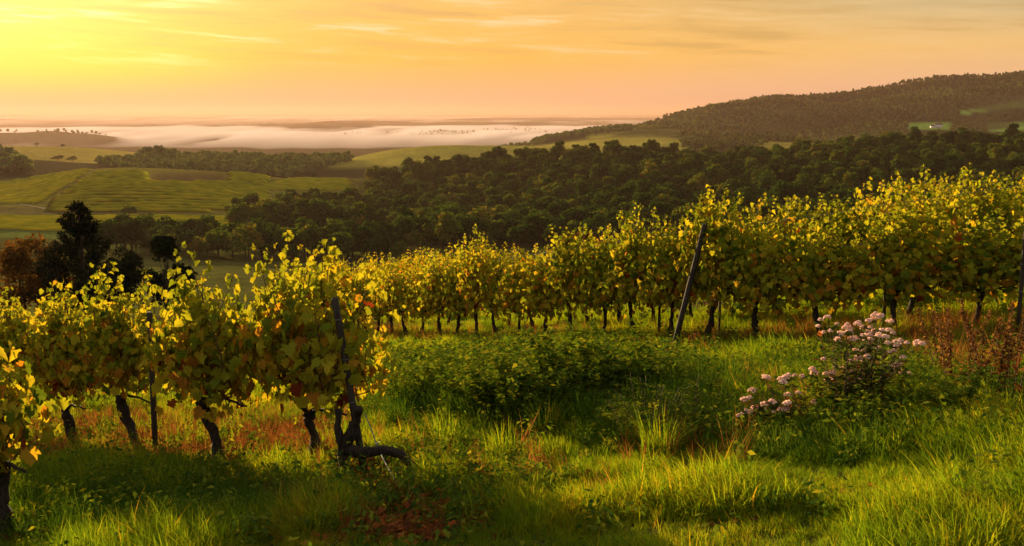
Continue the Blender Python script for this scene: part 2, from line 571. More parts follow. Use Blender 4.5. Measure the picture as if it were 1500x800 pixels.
M_RUSTY = leaf_mat('autumn bush foliage', [(0.0, (0.045, 0.030, 0.010)), (0.5, (0.12, 0.058, 0.013)), (1.0, (0.22, 0.10, 0.018))], 0.35, (1.3, 1.0, 0.5), 0.6, 0.15)
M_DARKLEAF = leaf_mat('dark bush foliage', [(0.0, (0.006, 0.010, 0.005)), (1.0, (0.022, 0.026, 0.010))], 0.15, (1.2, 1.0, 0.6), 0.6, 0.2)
M_FARVINE = leaf_mat('vineyard foliage', [(0.0, (0.19, 0.22, 0.012)), (0.5, (0.33, 0.33, 0.016)), (1.0, (0.48, 0.40, 0.022))], 0.5, (1.3, 1.1, 0.5), 0.7, 0.1)


# ------------------------------------------------------------------ the ground
def ell(px, row, cx, cy_, rx, ry, soft=0.35):
    d = np.sqrt(((px - cx) / rx) ** 2 + ((row - cy_) / ry) ** 2)
    return 1 - smooth01(1 - soft, 1 + soft, d)


def bare_mask(px, row):
    m = 0.95 * ell(px, row, 270, 655, 270, 36)
    m = np.maximum(m, 0.86 * ell(px, row, 600, 765, 100, 30))
    m = np.maximum(m, 0.7 * ell(px, row, 700, 770, 60, 16))
    m = np.maximum(m, 0.93 * ell(px, row, 530, 702, 85, 30))
    m = np.maximum(m, 0.75 * ell(px, row, 60, 640, 120, 22))
    return m


def land_rgba(x, y, z):
    """own colour of the land (crops, soil, meadow, woodland floor)"""
    yy = np.maximum(y, 1.0)
    px = W_PX / 2 + x / yy * F_PX
    row = row_of((z - EYE) / yy)
    n1 = fbm(x / 9.0, y / 9.0, 31)
    n2 = fbm(x / 70.0, y / 70.0, 32)
    out = np.zeros((len(x), 4)); out[:, 3] = 1

    def put(mask, col, f=1.0):
        m = np.clip(mask * f, 0, 1)[:, None]
        out[:, :3] = out[:, :3] * (1 - m) + np.asarray(col) * m
    out[:, :3] = np.array([0.045, 0.042, 0.016])
    near = yy < 90
    nn = fbm(x * 0.9, y * 0.9, 8)
    put(near * smooth01(0.40, 0.58, nn), (0.060, 0.032, 0.016), 0.8)
    put(near * (y > 3) * bare_mask(px, row), (0.130, 0.058, 0.026), 0.9)
    bet = lambda a, lo, hi, s: smooth01(lo - s, lo + s, a) * (1 - smooth01(hi - s, hi + s, a))
    put(bet(yy, 95, 480, 15), (0.075, 0.075, 0.018))
    put(bet(yy, 440, 640, 12) * (n2 > 0.42), (0.10, 0.125, 0.028), 0.9)
    # vineyard hill to the left
    vh = bet(yy, 530, 1060, 15) * (1 - smooth01(500, 560, px))
    put(vh, (0.150, 0.125, 0.024))
    put(vh * bet(px, 225, 330, 14) * bet(row, 254, 272, 4), (0.085, 0.055, 0.024), 0.85)
    put(vh * bet(row, 303, 322, 3) * bet(px, -400, 210, 30), (0.10, 0.085, 0.030), 0.8)
    # woodland floor
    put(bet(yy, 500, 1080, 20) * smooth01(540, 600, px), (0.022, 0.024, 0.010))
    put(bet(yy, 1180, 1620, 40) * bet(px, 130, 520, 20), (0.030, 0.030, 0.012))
    # fields behind
    put(bet(yy, 1640, 2400, 40) * (1 - smooth01(300, 420, px)), (0.300, 0.230, 0.040))
    put(bet(yy, 1380, 2450, 40) * bet(px, 470, 1010, 14), (0.270, 0.230, 0.040))
    put(bet(yy, 1200, 2200, 40) * bet(px, 1090, 1270, 20), (0.28, 0.22, 0.035))
    rh = smooth01(2200, 2350, yy) * smooth01(760, 800, px) * (1 - smooth01(4600, 5200, yy))
    put(rh, (0.024, 0.027, 0.011))
    put(rh * bet(px, 860, 990, 8) * bet(row, 190, 212, 3), (0.27, 0.23, 0.04))
    put(rh * green_field(px, row), (0.19, 0.32, 0.05))
    put(rh * smooth01(0.52, 0.60, fbm(x / 210.0, y / 420.0, 77)), (0.055, 0.052, 0.018), 0.8)
    put(smooth01(4300, 5000, yy) * (1 - rh), (0.10, 0.085, 0.045))
    put(smooth01(4300, 5000, yy) * (1 - rh) * smooth01(0.50, 0.56, fbm(x / 900.0, y / 2600.0, 41)), (0.035, 0.033, 0.020))
    out[:, :3] *= (0.75 + 0.5 * n1)[:, None] * (0.8 + 0.4 * n2)[:, None]
    return out


def green_field(px, row):
    top = 165 - (px - 1400) * 0.20
    a = smooth01(1385, 1405, px) * smooth01(-3, 0, row - top) * (1 - smooth01(0, 2, row - (166 - (px - 1400) * 0.10)))
    b = smooth01(1437, 1443, px) * smooth01(178, 180, row) * (1 - smooth01(192, 194, row))
    c = smooth01(1318, 1330, px) * (1 - smooth01(1380, 1392, px)) * smooth01(178, 181, row) * (1 - smooth01(189, 191, row))
    return np.clip(a + b + c, 0, 1)


def ground_mat():
    m, nt, out = new_mat('land')
    a = N(nt, 'ShaderNodeAttribute', attribute_name='land')
    ge = N(nt, 'ShaderNodeNewGeometry')
    nz = N(nt, 'ShaderNodeTexNoise')
    nz.inputs['Scale'].default_value = 14.0
    nz.inputs['Detail'].default_value = 6.0
    nt.links.new(ge.outputs['Position'], nz.inputs['Vector'])
    n2 = N(nt, 'ShaderNodeTexNoise')
    n2.inputs['Scale'].default_value = 0.22
    n2.inputs['Detail'].default_value = 8.0
    n2.inputs['Roughness'].default_value = 0.7
    nt.links.new(ge.outputs['Position'], n2.inputs['Vector'])
    c = mix_c(nt, 1.0, a.outputs['Color'], ramp(nt, nz.outputs['Fac'], [(0.25, (0.45,) * 3), (0.75, (1.4,) * 3)]), 'MULTIPLY')
    c = mix_c(nt, 1.0, c, ramp(nt, n2.outputs['Fac'], [(0.3, (0.62,) * 3), (0.7, (1.35,) * 3)]), 'MULTIPLY')
    p = N(nt, 'ShaderNodeBsdfDiffuse')
    nt.links.new(c, p.inputs['Color'])
    b = N(nt, 'ShaderNodeBump')
    b.inputs['Strength'].default_value = 0.5
    b.inputs['Distance'].default_value = 0.03
    nt.links.new(nz.outputs['Fac'], b.inputs['Height'])
    nt.links.new(b.outputs[0], p.inputs['Normal'])
    nt.links.new(p.outputs[0], out.inputs[0])
    return m


def build_ground():
    # one polar sheet, dense ahead and coarse behind, out to the horizon
    az = np.concatenate([np.linspace(-180, -40, 36, endpoint=False), np.linspace(-40, 40, 620, endpoint=False), np.linspace(40, 180, 36, endpoint=False)])
    d = np.concatenate([[0.4], np.geomspace(1.0, 5, 14), np.arange(5.15, 30, 0.15), np.geomspace(30, 420, 70)[0:], np.geomspace(424, 5200, 190), np.geomspace(5400, 62000, 34)])
    A, D = np.meshgrid(np.radians(az), d)
    x = (np.sin(A) * D).ravel(); y = (np.cos(A) * D).ravel()
    z = ground(x, y)
    n, k = len(d), len(az)
    I = np.arange(n * k).reshape(n, k)
    J = np.roll(I, -1, axis=1)
    q = np.stack([I[:-1].ravel(), I[1:].ravel(), J[1:].ravel(), J[:-1].ravel()], 1)[:, ::-1]
    V = np.stack([x, y, z], 1)
    V = np.vstack([V, [0, 0, float(ground(0.0, 0.01))]])
    c = n * k
    t = np.stack([np.full(k, c), J[0], I[0]], 1)[:, ::-1]
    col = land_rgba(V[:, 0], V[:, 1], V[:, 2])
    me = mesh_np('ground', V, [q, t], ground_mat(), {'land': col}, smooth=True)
    o = obj('ground', me)
    tag(o, 'grassy hillside falling to wooded valley and misty plain', 'ground', kind='structure')


build_ground()

# the pale track across the foot of the vineyard hill
def build_path():
    pts = []
    for px, row in ((-40, 296), (20, 299), (55, 304), (75, 306), (100, 305), (120, 309), (160, 310)):
        pts.append((px, row))
    P = []
    for px, row in pts:
        x, y, z = pick(px, row, 400, 900)
        P.append((x, y, z))
    P = curve_pts(P, 60)
    w = np.interp(np.linspace(0, 1, 60), [0, 0.35, 0.5, 0.7, 0.8, 1], [2.5, 3, 9, 9, 3, 2])
    L = P.copy(); R = P.copy()
    L[:, 1] -= w * 0.45; R[:, 1] += w * 0.45
    for a in (L, R):
        a[:, 2] = ground(a[:, 0], a[:, 1]) + 0.25
    V = np.vstack([L, R]); i = np.arange(59)
    q = np.stack([i, i + 1, i + 61, i + 60], 1)
    m = solid_mat('pale track earth', (0.20, 0.165, 0.10), (0.32, 0.26, 0.16), 0.2, 1.0, spec=0.0)
    tag(obj('path', mesh_np('path', V, [q], m)), 'pale earth track at the foot of the vineyard hill', 'path', kind='structure')


build_path()

# ------------------------------------------------------------------ leaves
LEAF_HALF = [(0.0, -0.03), (0.15, -0.22), (0.30, -0.17), (0.40, -0.20), (0.41, 0.03), (0.52, 0.10), (0.57, 0.29), (0.42, 0.33), (0.34, 0.44), (0.29, 0.63), (0.14, 0.66)]


def leaf_template(seed=0):
    q = np.random.default_rng(seed)
    out = LEAF_HALF + [(0.0, 0.80)] + [(-x, y) for x, y in LEAF_HALF[:0:-1]]
    P = np.array([(0.0, 0.13)] + out)
    P[1:] += q.normal(0, 0.035, P[1:].shape)
    a, b, c, d = q.uniform(-0.2, 0.7), q.uniform(0.1, 0.9), q.uniform(-0.6, 1.2), q.uniform(-0.7, 0.7)
    z = a * np.abs(P[:, 0]) - b * np.maximum(P[:, 1], 0) ** 2 - c * P[:, 0] ** 2 + d * P[:, 0] * P[:, 1] + q.normal(0, 0.03, len(P))
    P = np.column_stack([P, z])
    n = len(out)
    return P, [np.array([(0, i + 1, (i + 1) % n + 1) for i in range(n)])]


def leaf_template_small():
    P = np.array([(0, -0.05, 0), (0.45, -0.12, 0.05), (0.42, 0.34, 0.02), (0, 0.75, -0.12), (-0.42, 0.34, 0.02), (-0.45, -0.12, 0.05), ], float)
    return P, [np.array([(0, 1, 2, 3), (0, 3, 4, 5)])]


LEAF_T = leaf_template()
LEAF_K = [leaf_template(i) for i in range(1, 6)]
LEAF_S = leaf_template_small()
QUAD_T = (np.array([(-0.5, -0.4, 0.05), (0.45, -0.5, -0.05), (0.55, 0.4, 0.08), (-0.4, 0.55, -0.06)], float), [np.array([(0, 1, 2, 3)])])
LANCE_T = (np.array([(0, 0, 0), (0.16, 0.35, 0.03), (0, 1.0, -0.12), (-0.16, 0.35, 0.03)], float), [np.array([(0, 1, 2, 3)])])


def vine_leaves(r_, half_len, base_z, top_z, n_shoots, step, tmpl, size, thick=0.17, tall=3, warm=0.0, hang=0.6):
    """leaves carried on upright shoots tied between wires; returns geometry and the shoots' lines"""
    C, Nn, Tp, S, R = [], [], [], [], []
    shoots = []
    for s in range(n_shoots):
        x0 = -half_len + 2 * half_len * (s + r_.uniform(0.1, 0.9)) / n_shoots
        y0 = r_.normal(0, thick * 0.5)
        h = top_z - abs(r_.normal(0, 0.15)) - 0.52 * abs(x0 / half_len) ** 2.0
        if s % max(1, n_shoots // tall) == 0:
            h = top_z + r_.uniform(0.06, 0.42) - 0.15 * abs(x0 / half_len)
        zz = base_z + r_.uniform(-0.12, 0.16)
        n = max(6, int((h - zz) / step))
        ph, am = r_.uniform(0, 6.28), r_.uniform(0.03, 0.09)
        lean = r_.normal(0, 0.07)
        t = np.linspace(0, 1, n) ** 0.9
        z = zz + (h - zz) * t
        x = x0 + lean * t + am * np.sin(t * 5 + ph)
        y = y0 * (1 - 0.4 * t) + am * 0.8 * np.cos(t * 4 + ph)
        shoots.append(np.stack([x, y, z], 1)[np.unique(np.append(np.arange(0, n, 4), n - 1))])
        for k in range(2 if hang else 1):
            a = r_.uniform(0, 2 * np.pi, n)
            spread = np.interp(t, [0, 0.12, 0.75, 1.0], [0.10, 0.17, 0.13, 0.035]) * r_.uniform(0.5, 1.5, n) * (1 + 0.5 * k)
            C.append(np.stack([x + np.cos(a) * spread * 0.8, y + np.sin(a) * spread * 1.15, z + r_.normal(0, 0.03, n) - 0.04 * k], 1))
            out = np.stack([np.cos(a) * 0.7, np.sin(a) * 1.1, np.full(n, 0.45)], 1) + r_.normal(0, 0.45, (n, 3))
            Nn.append(out)
            Tp.append(np.stack([np.cos(a) * 0.5, np.sin(a) * 0.5, np.interp(t, [0, 0.85, 1], [-1.0, -0.8, 0.3])], 1) + r_.normal(0, 0.35, (n, 3)))
            S.append(size * np.interp(t, [0, 0.15, 0.7, 1.0], [0.85, 1.1, 0.95, 0.50]) * r_.uniform(0.65, 1.25, n))
            R.append(np.clip(0.42 + np.where(t > 0.8, -0.02, 0) + warm + np.where(t < 0.45, 0.10, 0) + r_.normal(0, 0.19, n) * np.where(t > 0.75, 0.55, 1) + r_.normal(0, 0.07), 0.02, 0.84)
                     + np.where((r_.uniform(0, 1, n) < 0.05) & (t < 0.7), 0.25, 0))
    C = np.vstack(C); Nn = np.vstack(Nn); Tp = np.vstack(Tp); S = np.concatenate(S); R = np.concatenate(R)
    # a few hanging laterals below the lowest wire
    m = int(len(C) * 0.07 * hang)
    if m:
        xx = r_.uniform(-half_len, half_len, m)
        C2 = np.stack([xx, r_.normal(0, thick * 0.8, m), base_z - 0.02 - np.abs(r_.normal(0, 0.12, m))], 1)
        C = np.vstack([C, C2]); Nn = np.vstack([Nn, np.stack([r_.normal(0, 0.5, m), r_.choice([-1, 1], m), np.full(m, 0.3)], 1)])
        Tp = np.vstack([Tp, np.stack([r_.normal(0, 0.3, m), r_.normal(0, 0.3, m), -np.ones(m)], 1)])
        S = np.concatenate([S, size * r_.uniform(0.7, 1.1, m)]); R = np.concatenate([R, np.clip(r_.normal(0.62, 0.16, m), 0, 1)])
    R = np.clip(R, 0, 1)
    g = Geo()
    kinds = LEAF_K if tmpl is LEAF_T else [tmpl]
    which = r_.integers(0, len(kinds), len(C))
    for i, t in enumerate(kinds):
        w = which == i
        V, F, idx = scatter_template(t[0], t[1], C[w], Nn[w], Tp[w], S[w])
        g.add(V, F, R[w][idx])
    return g, shoots


def foliage_mesh(name, mat, *args, **kw):
    g, shoots = vine_leaves(*args, **kw)
    return g.mesh(name, mat), shoots


def canes_mesh(name, shoots, r0=0.006, head_z=0.72, k=5):
    g = Geo()
    for s in shoots:
        p = np.vstack([[s[0][0] * 0.8, 0, head_z], s])
        V, F = tube(p, np.linspace(r0, r0 * 0.5, len(p)), k)
        g.add(V, F)
    return g.mesh(name, M_CANE, True)


def trunk_mesh(name, ctrl, r0, r1, seed, extra=(), k=9):
    r_ = np.random.default_rng(seed)
    g = Geo()
    p = curve_pts(ctrl, 18, 0.007, r_)
    rad = np.linspace(r0, r1, 18) * (1 + 0.22 * np.sin(np.linspace(0, 9, 18) + seed)) + np.linspace(0.02, 0, 18) * 0.6
    rad[-3:] *= 1.25
    V, F = tube(p, rad, k, True, 0.22, seed)
    g.add(V, F)
    for c, a, b in extra:
        p = curve_pts(c, 12, 0.006, r_)
        V, F = tube(p, np.linspace(a, b, 12) * (1 + 0.15 * np.sin(np.arange(12) * 1.3)), k, True, 0.2, seed + 3)
        g.add(V, F)
    return g.mesh(name, M_BARK, True)


def arms(r_, head, half):
    """two short arms from the trunk head along the lowest wire"""
    hx, hy, hz = head
    return [([(hx, hy, hz - 0.03), (hx + s * half * 0.35, hy * 0.6, hz + 0.06), (s * half * 0.8, 0, hz + 0.09)], 0.020, 0.009) for s in (-1, 1)]


# ---- vine rows
GROUP_L = 'grapevines of the near left row'
GROUP_A = 'grapevines of the long right-hand row'
GROUP_B = 'grapevines in the rows behind'


def vine_root(loc, rz, label, group):
    return tag(empty('grapevine', loc, rz), label, 'grapevine', group)


POST_END = pick(517, 706)
ROW_L = []
# near left row: pixel of the trunk foot, pixel of the trunk head, height above the foot
left_specs = [
    ((517, 704), (497, 600), 'thick forked grapevine leaning on the end post with a root crossing the grass', 0.60),
    ((464, 671), (450, 606), 'grapevine next to the forked end vine in the near left row', 0.58),
    ((326, 683), (292, 592), 'grapevine with a trunk bent sharply left over red leaf litter', 0.58),
    ((200, 657), (166, 590), 'grapevine with a bent trunk just left of the thin round stake', 0.55),
    ((105, 648), (97, 598), 'grapevine with a short upright trunk left of the bent ones', 0.55),
    ((30, 632), (28, 590), 'grapevine at the far visible end of the near left row', 0.55),
]
ROWL_DIR = np.array([-0.71, 0.70])
rzL = math.atan2(ROWL_DIR[1], ROWL_DIR[0])


def build_left_row():
    for i, (foot, head, label, hz) in enumerate(left_specs):
        x, y, z = pick(*foot)
        r_ = np.random.default_rng(100 + i)
        root = vine_root((x, y, z - 0.04), rzL, label, GROUP_L)
        # offset of the head seen in the picture, taken along the row
        dpx = (head[0] - foot[0]) / F_PX * y
        lx = dpx / ROWL_DIR[0] if abs(dpx) > 0.01 else 0.0
        lx = max(-0.35, min(0.35, lx))
        hz_m = (foot[1] - head[1]) / F_PX * y * 1.03 + 0.06
        if i == 0:
            ctrl = [(0.02, 0.0, -0.1), (0.06, 0.03, 0.08), (0.10, 0.02, 0.24), (0.04, -0.02, 0.42), (0.0, -0.05, 0.56), (-0.07, -0.02, 0.66)]
            ex = [([(0.07, 0.0, 0.28), (-0.10, -0.07, 0.28), (-0.22, -0.18, 0.31), (-0.34, -0.28, 0.25), (-0.44, -0.38, 0.08), (-0.48, -0.42, -0.05)], 0.042, 0.030),
                  ([(0.08, 0.02, 0.25), (0.11, 0.05, 0.42), (0.14, 0.02, 0.62)], 0.034, 0.026)]
            tm = trunk_mesh('trunk', ctrl, 0.040, 0.034, 3, ex)
            half, n = 0.52, 20
            cx = 0.76
        else:
            ctrl = [(0, 0, -0.08), (lx * 0.12, 0.01, 0.1), (lx * 0.55, -0.02, hz_m * 0.5), (lx * 0.8, 0.015, hz_m * 0.8), (lx, 0, hz_m)]
            tm = trunk_mesh('trunk', ctrl, 0.050, 0.040, 30 + i, arms(r_, (lx, 0, hz_m), 0.6))
            half, n = (0.74 if i == 1 else 0.64), 24
            cx = lx
        obj('trunk', tm, root)
        fm, sh = foliage_mesh('foliage', M_VINE, r_, half, 0.80, 1.68 if i == 0 else 1.82, n, 0.031, LEAF_T, 0.100, 0.22, 4, 0.05, 0.5)
        f = obj('foliage', fm, root, (cx, 0, 0.0))
        c = obj('canes', canes_mesh('canes', sh, 0.0065, 0.70), root, (cx, 0, 0.0))
    # the vine of the next row forward, cut by the left edge of the view
    x, y, z = pick(16, 784)
    r_ = np.random.default_rng(140)
    root = vine_root((x, y, z - 0.04), rzL, 'dark grapevine nearest the viewer at the left edge of the view', 'grapevines of the nearest row')
    tm = trunk_mesh('trunk', [(0.0, 0, -0.1), (0.10, 0.02, 0.18), (0.16, -0.02, 0.4), (0.12, 0, 0.55)], 0.058, 0.05, 44, arms(r_, (0.12, 0, 0.55), 0.5))
    obj('trunk', tm, root)
    fm, sh = foliage_mesh('foliage', M_VINE, r_, 0.62, 0.74, 1.50, 16, 0.038, LEAF_T, 0.110, 0.20, 4, -0.03, 1.0)
    obj('foliage', fm, root, (0.40, 0, 0))
    obj('canes', canes_mesh('canes', sh, 0.0065, 0.56), root, (0.40, 0, 0))


build_left_row()

# line of the long right-hand row (plan), from the right edge of the view to its far left end
LINE_A = curve_pts([(12.6, 8.5, 0), (9.6, 9.8, 0), (8.0, 10.5, 0), (6.4, 11.35, 0), (5.2, 12.25, 0), (4.1, 13.15, 0), (3.2, 13.95, 0), (2.5, 15.3, 0), (1.2, 17.6, 0),
                    (-0.9, 21.3, 0), (-4.25, 27.2, 0), (-8.0, 33.7, 0), (-18, 51, 0)], 400)[:, :2]


def offset_line(L, d):
    t = np.gradient(L, axis=0); t /= np.linalg.norm(t, axis=1)[:, None]
    nrm = np.stack([t[:, 1], -t[:, 0]], 1)
    return L + nrm * d


def walk(L, step, start=0.0):
    s = np.concatenate([[0], np.cumsum(np.linalg.norm(np.diff(L, axis=0), axis=1))])
    q = np.arange(start, s[-1], step)
    X = np.interp(q, s, L[:, 0]); Y = np.interp(q, s, L[:, 1])
    dx = np.interp(q + 0.1, s, L[:, 0]) - X; dy = np.interp(q + 0.1, s, L[:, 1]) - Y
    return X, Y, np.arctan2(dy, dx)


def vine_protos(n, mat, seed, tmpl, size, shoots, step, top=1.95, thick=0.19, base=0.80, half=0.44):
    P = []
    for i in range(n):
        r_ = np.random.default_rng(seed + i)
        fm, sh = foliage_mesh('foliage', mat, r_, half, base, top - 0.10 + r_.normal(0, 0.06), shoots, step, tmpl, size, thick, 3, r_.normal(0.03, 0.05), 0.5)
        lx, ly = r_.normal(0, 0.10), r_.normal(0, 0.03)
        ctrl = [(0, 0, -0.1), (lx * 0.2 + r_.normal(0, 0.02), 0.01, 0.15), (lx * 0.7, ly, 0.42), (lx, 0, 0.74)]
        tm = trunk_mesh('trunk', ctrl, 0.036, 0.028, seed + i, arms(r_, (lx, 0, 0.74), 0.55), 7)
        cm = canes_mesh('canes', sh, 0.006, 0.74)
        P.append((tm, fm, cm))
    return P


def put_vine(proto, x, y, rz, label, group, sc=1.0, with_canes=True, mirror=False):
    root = vine_root((x, y, float(ground(x, y)) - 0.02), rz + (math.pi if mirror else 0), label, group)
    root.scale = (1.0, 1.0, sc)
    obj('trunk', proto[0], root)
    obj('foliage', proto[1], root)
    if with_canes:
        obj('canes', proto[2], root)
    return root


SKYLINE = np.full(1700, 900.0)      # highest row already covered, by column (-100..1600)


def cover(x, y, top_h, half_w):
    px = W_PX / 2 + x / y * F_PX * 0.965
    row = float(row_of((float(ground(x, y)) + top_h - EYE) / y))
    w = half_w / y * F_PX
    a, b = int(max(0, px - w + 100)), int(min(1699, px + w + 100))
    if b <= a:
        return None
    gain = float(np.max(SKYLINE[a:b] - row))
    SKYLINE[a:b] = np.minimum(SKYLINE[a:b], row)
    return gain


ORD = ['first', 'second', 'third', 'fourth', 'fifth', 'sixth', 'seventh', 'eighth', 'ninth', 'tenth', 'eleventh', 'twelfth', 'thirteenth', 'fourteenth',
       'fifteenth', 'sixteenth', 'seventeenth', 'eighteenth', 'nineteenth', 'twentieth', 'twenty-first', 'twenty-second', 'twenty-third', 'twenty-fourth']


def build_right_rows():
    near = vine_protos(7, M_VINE, 300, LEAF_T, 0.094, 19, 0.029, 2.02)
    mid = vine_protos(5, M_VINE, 340, LEAF_T, 0.094, 16, 0.033, 1.92)
    far = vine_protos(5, M_VINE_FAR, 380, LEAF_S, 0.125, 12, 0.055, 1.78)
    X, Y, Z = walk(LINE_A, 0.94, 0.3)
    # the end post of the row leans near the bend; vines on its two sides are told apart by counting from it
    pxs = W_PX / 2 + X / Y * F_PX * 0.965
    post_i = int(np.argmin(np.abs(pxs - 1012)))
    r_ = np.random.default_rng(9)
    for i in range(len(X)):
        if pxs[i] > 1990 or Y[i] > 31 or pxs[i] < 455:
            continue
        k = i - post_i
        if k < 0:
            label = '%s grapevine right of the leaning post in the long right-hand row' % ORD[-k - 1]
        elif k == 0:
            label = 'grapevine right behind the tall leaning post of the long row'
        else:
            label = '%s grapevine left of the leaning post in the long right-hand row' % ORD[min(k - 1, len(ORD) - 1)]
        P = near[i % 7] if Y[i] < 17 else mid[i % 5]
        sc = 0.95 - 0.16 * float(smooth01(1080, 1380, pxs[i])) - 0.03 * float(smooth01(16, 22, Y[i])) + r_.normal(0, 0.085)
        put_vine(P, X[i], Y[i], Z[i], label, GROUP_A, sc, True, bool(r_.integers(2)))
        cover(X[i], Y[i], 1.75, 0.6)
    # rows behind: only those of which the picture shows something
    cand = []
    for k in range(1, 24):
        L = offset_line(LINE_A, 1.9 * k)
        ext = L[-1] - L[-2]; ext /= np.linalg.norm(ext)
        L = np.vstack([L, L[-1] + ext * 60])
        x, y, a = walk(L, 1.12, r_.uniform(0, 1))
        for j in range(len(x)):
            if y[j] > 8 and y[j] < 88:
                cand.append((y[j], x[j], a[j], k))
    cand.sort()
    n = 0
    for y, x, a, k in cand:
        px = W_PX / 2 + x / y * F_PX * 0.965
        if px < 470 or px > 1560:
            continue
        g = cover(x, y, 1.75, 0.6)
        trunks_show = k == 1 and px > 880 or k == 2 and px > 1040
        if (g is None or g < 1.2) and not trunks_show:
            continue
        n += 1
        if n > 240:
            break
        side = 'grapevine in the rows behind the long right-hand row, mostly hidden by it' if y < 34 else 'distant grapevine with golden top in the sunlit strip below the valley trees'
        P = mid[int(r_.integers(5))] if y < 22 else far[int(r_.integers(5))]
        put_vine(P, x, y, a, side, GROUP_B if y < 34 else 'grapevines of the distant golden rows', 1.0 + r_.normal(0, 0.03), y < 30, bool(r_.integers(2)))
    print('vines behind', n)


build_right_rows()


# ---- posts, stakes, wire
def post(name, label, foot, top, r0, mat=M_POST, k=10, group=None, cap=None, hz=None):
    """a round post between two points"""
    foot = np.array(foot, float); top = np.array(top, float)
    root = tag(empty(name, tuple(foot)), label, 'post', group)
    v = top - foot
    p = np.array([(0, 0, -0.15), tuple(v * 0.35), tuple(v * 0.7), tuple(v * 0.985), tuple(v)])
    p[0] = -v / np.linalg.norm(v) * 0.15
    V, F = tube(p, [r0, r0, r0 * 0.97, r0 * 0.95, r0 * 0.8], k, True, 0.05, 5)
    g = Geo(); g.add(V, F)
    obj('shaft', g.mesh('shaft', mat, True), root)
    # the wire staples and loops where the trellis wires are tied
    for f in (0.42, 0.66, 0.88):
        g = Geo()
        c = v * f; u = v / np.linalg.norm(v)
        a = np.cross(u, (0, 1, 0)); a /= np.linalg.norm(a); b = np.cross(u, a)
        th = np.linspace(0, 2 * np.pi, 11)
        ring = c + (r0 + 0.002) * (np.cos(th)[:, None] * a + np.sin(th)[:, None] * b)
        V, F = tube(ring, 0.0028, 5, False)
        g.add(V, F)
        obj('wire_tie', g.mesh('wire_tie', M_STEEL), root)
    return root


def seen_point(px, row, y):
    return float(xs_of(px, row)) * y, y, EYE + float(slope_of(row)) * y


def build_posts():
    # leaning wooden end post of the near left row
    fx, fy, fz = POST_END
    fx, fy = fx + 0.07, fy + 0.19
    fz = float(ground(fx, fy))
    post('vineyard_post', 'stout leaning wooden end post of the near left row', (fx, fy, fz), (fx - 0.22, fy + 0.05, fz + 1.50), 0.030)
    x, y, z = pick(217, 670)
    post('vineyard_post', 'thin upright round stake between the bent trunks on the left', (x, y + 0.22, z), (x + 0.02, y + 0.22, z + 1.5), 0.030)
    # leaning end post in front of the long row
    x, y, z = pick(986, 507)
    y -= 0.45; x = float(xs_of(986, 507)) * y; z = float(ground(x, y))
    t = seen_point(1033, 328, y - 0.05)
    post('vineyard_post', 'tall grey post leaning right in front of the long row', (x, y, z), t, 0.040)
    x, y, z = pick(1293, 492)
    y0 = 12.75
    x0 = float(xs_of(1293, 490)) * y0
    post('vineyard_post', 'dark upright post behind the pink flowers', (x0, y0, float(ground(x0, y0))), (x0 + 0.01, y0, EYE + float(slope_of(312)) * y0), 0.022)
    y0 = 10.9; x0 = float(xs_of(1492, 470)) * y0
    post('vineyard_post', 'dark post at the right edge of the view', (x0, y0, float(ground(x0, y0))), (x0, y0, EYE + float(slope_of(330)) * y0), 0.022)
    x, y, z = pick(965, 497)
    post('vineyard_post', 'thin short stake just left of the tall leaning post', (x, y, z), (x, y, z + 1.5), 0.022)
    x, y, z = pick(1053, 494)
    post('vineyard_post', 'thin stake just right of the tall leaning post', (x, y, z), (x, y, z + 1.5), 0.018)
    for px, row in ((511, 381), (532, 381), (552, 381), (577, 380), (597, 381), (618, 380), (662, 374)):
        y0 = 58.0
        x0 = (px - W_PX / 2) / F_PX * y0
        zt = EYE + float(slope_of(row - 3)) * y0
        zg = float(ground(x0, y0))
        post('vineyard_post', 'dark stake top standing out of the distant golden vine rows', (x0, y0, zg), (x0 + random.uniform(-.1, .1), y0, zt), 0.11, M_POST, 7,
             'stake tops of the distant vine rows')
    # guy wire from the head of the end vine to its ground anchor
    a = np.array(seen_point(534, 606, 8.15)); b = np.array(pick(591, 720))
    m1 = np.array(seen_point(553, 655, 8.0))
    p = curve_pts([a, a * 0.5 + m1 * 0.5 + np.array([0.01, 0, -0.01]), m1, m1 * 0.5 + b * 0.5 + np.array([-0.012, 0, 0.0]), b], 24)
    g = Geo(); V, F = tube(p, 0.0055, 6); g.add(V, F)
    th = np.linspace(0, 4 * np.pi, 26)
    loop = m1 + np.stack([np.cos(th) * 0.018, np.sin(th) * 0.010, np.linspace(-0.05, 0.05, 26)], 1)
    V, F = tube(loop, 0.004, 5); g.add(V, F)
    o = obj('guy_wire', g.mesh('guy_wire', M_STEEL, True))
    tag(o, 'thin twisted anchor wire running from the forked end vine into the grass', 'wire')
    # trellis wires of the long row near the bend
    for h, nm in ((0.78, 'lowest trellis wire of the long right-hand row'), (1.25, 'middle trellis wire of the long right-hand row'), (1.72, 'top trellis wire of the long right-hand row')):
        P = LINE_A[(LINE_A[:, 1] < 21)]
        p = np.column_stack([P, ground(P[:, 0], P[:, 1]) + h])[::3]
        g = Geo(); V, F = tube(p, 0.0022, 4); g.add(V, F)
        tag(obj('trellis_wire', g.mesh('trellis_wire', M_STEEL, True)), nm, 'wire', 'trellis wires of the long row')


build_posts()


# ------------------------------------------------------------------ instanced ground cover
def unlinked(name, me):
    return bpy.data.objects.new(name, me)


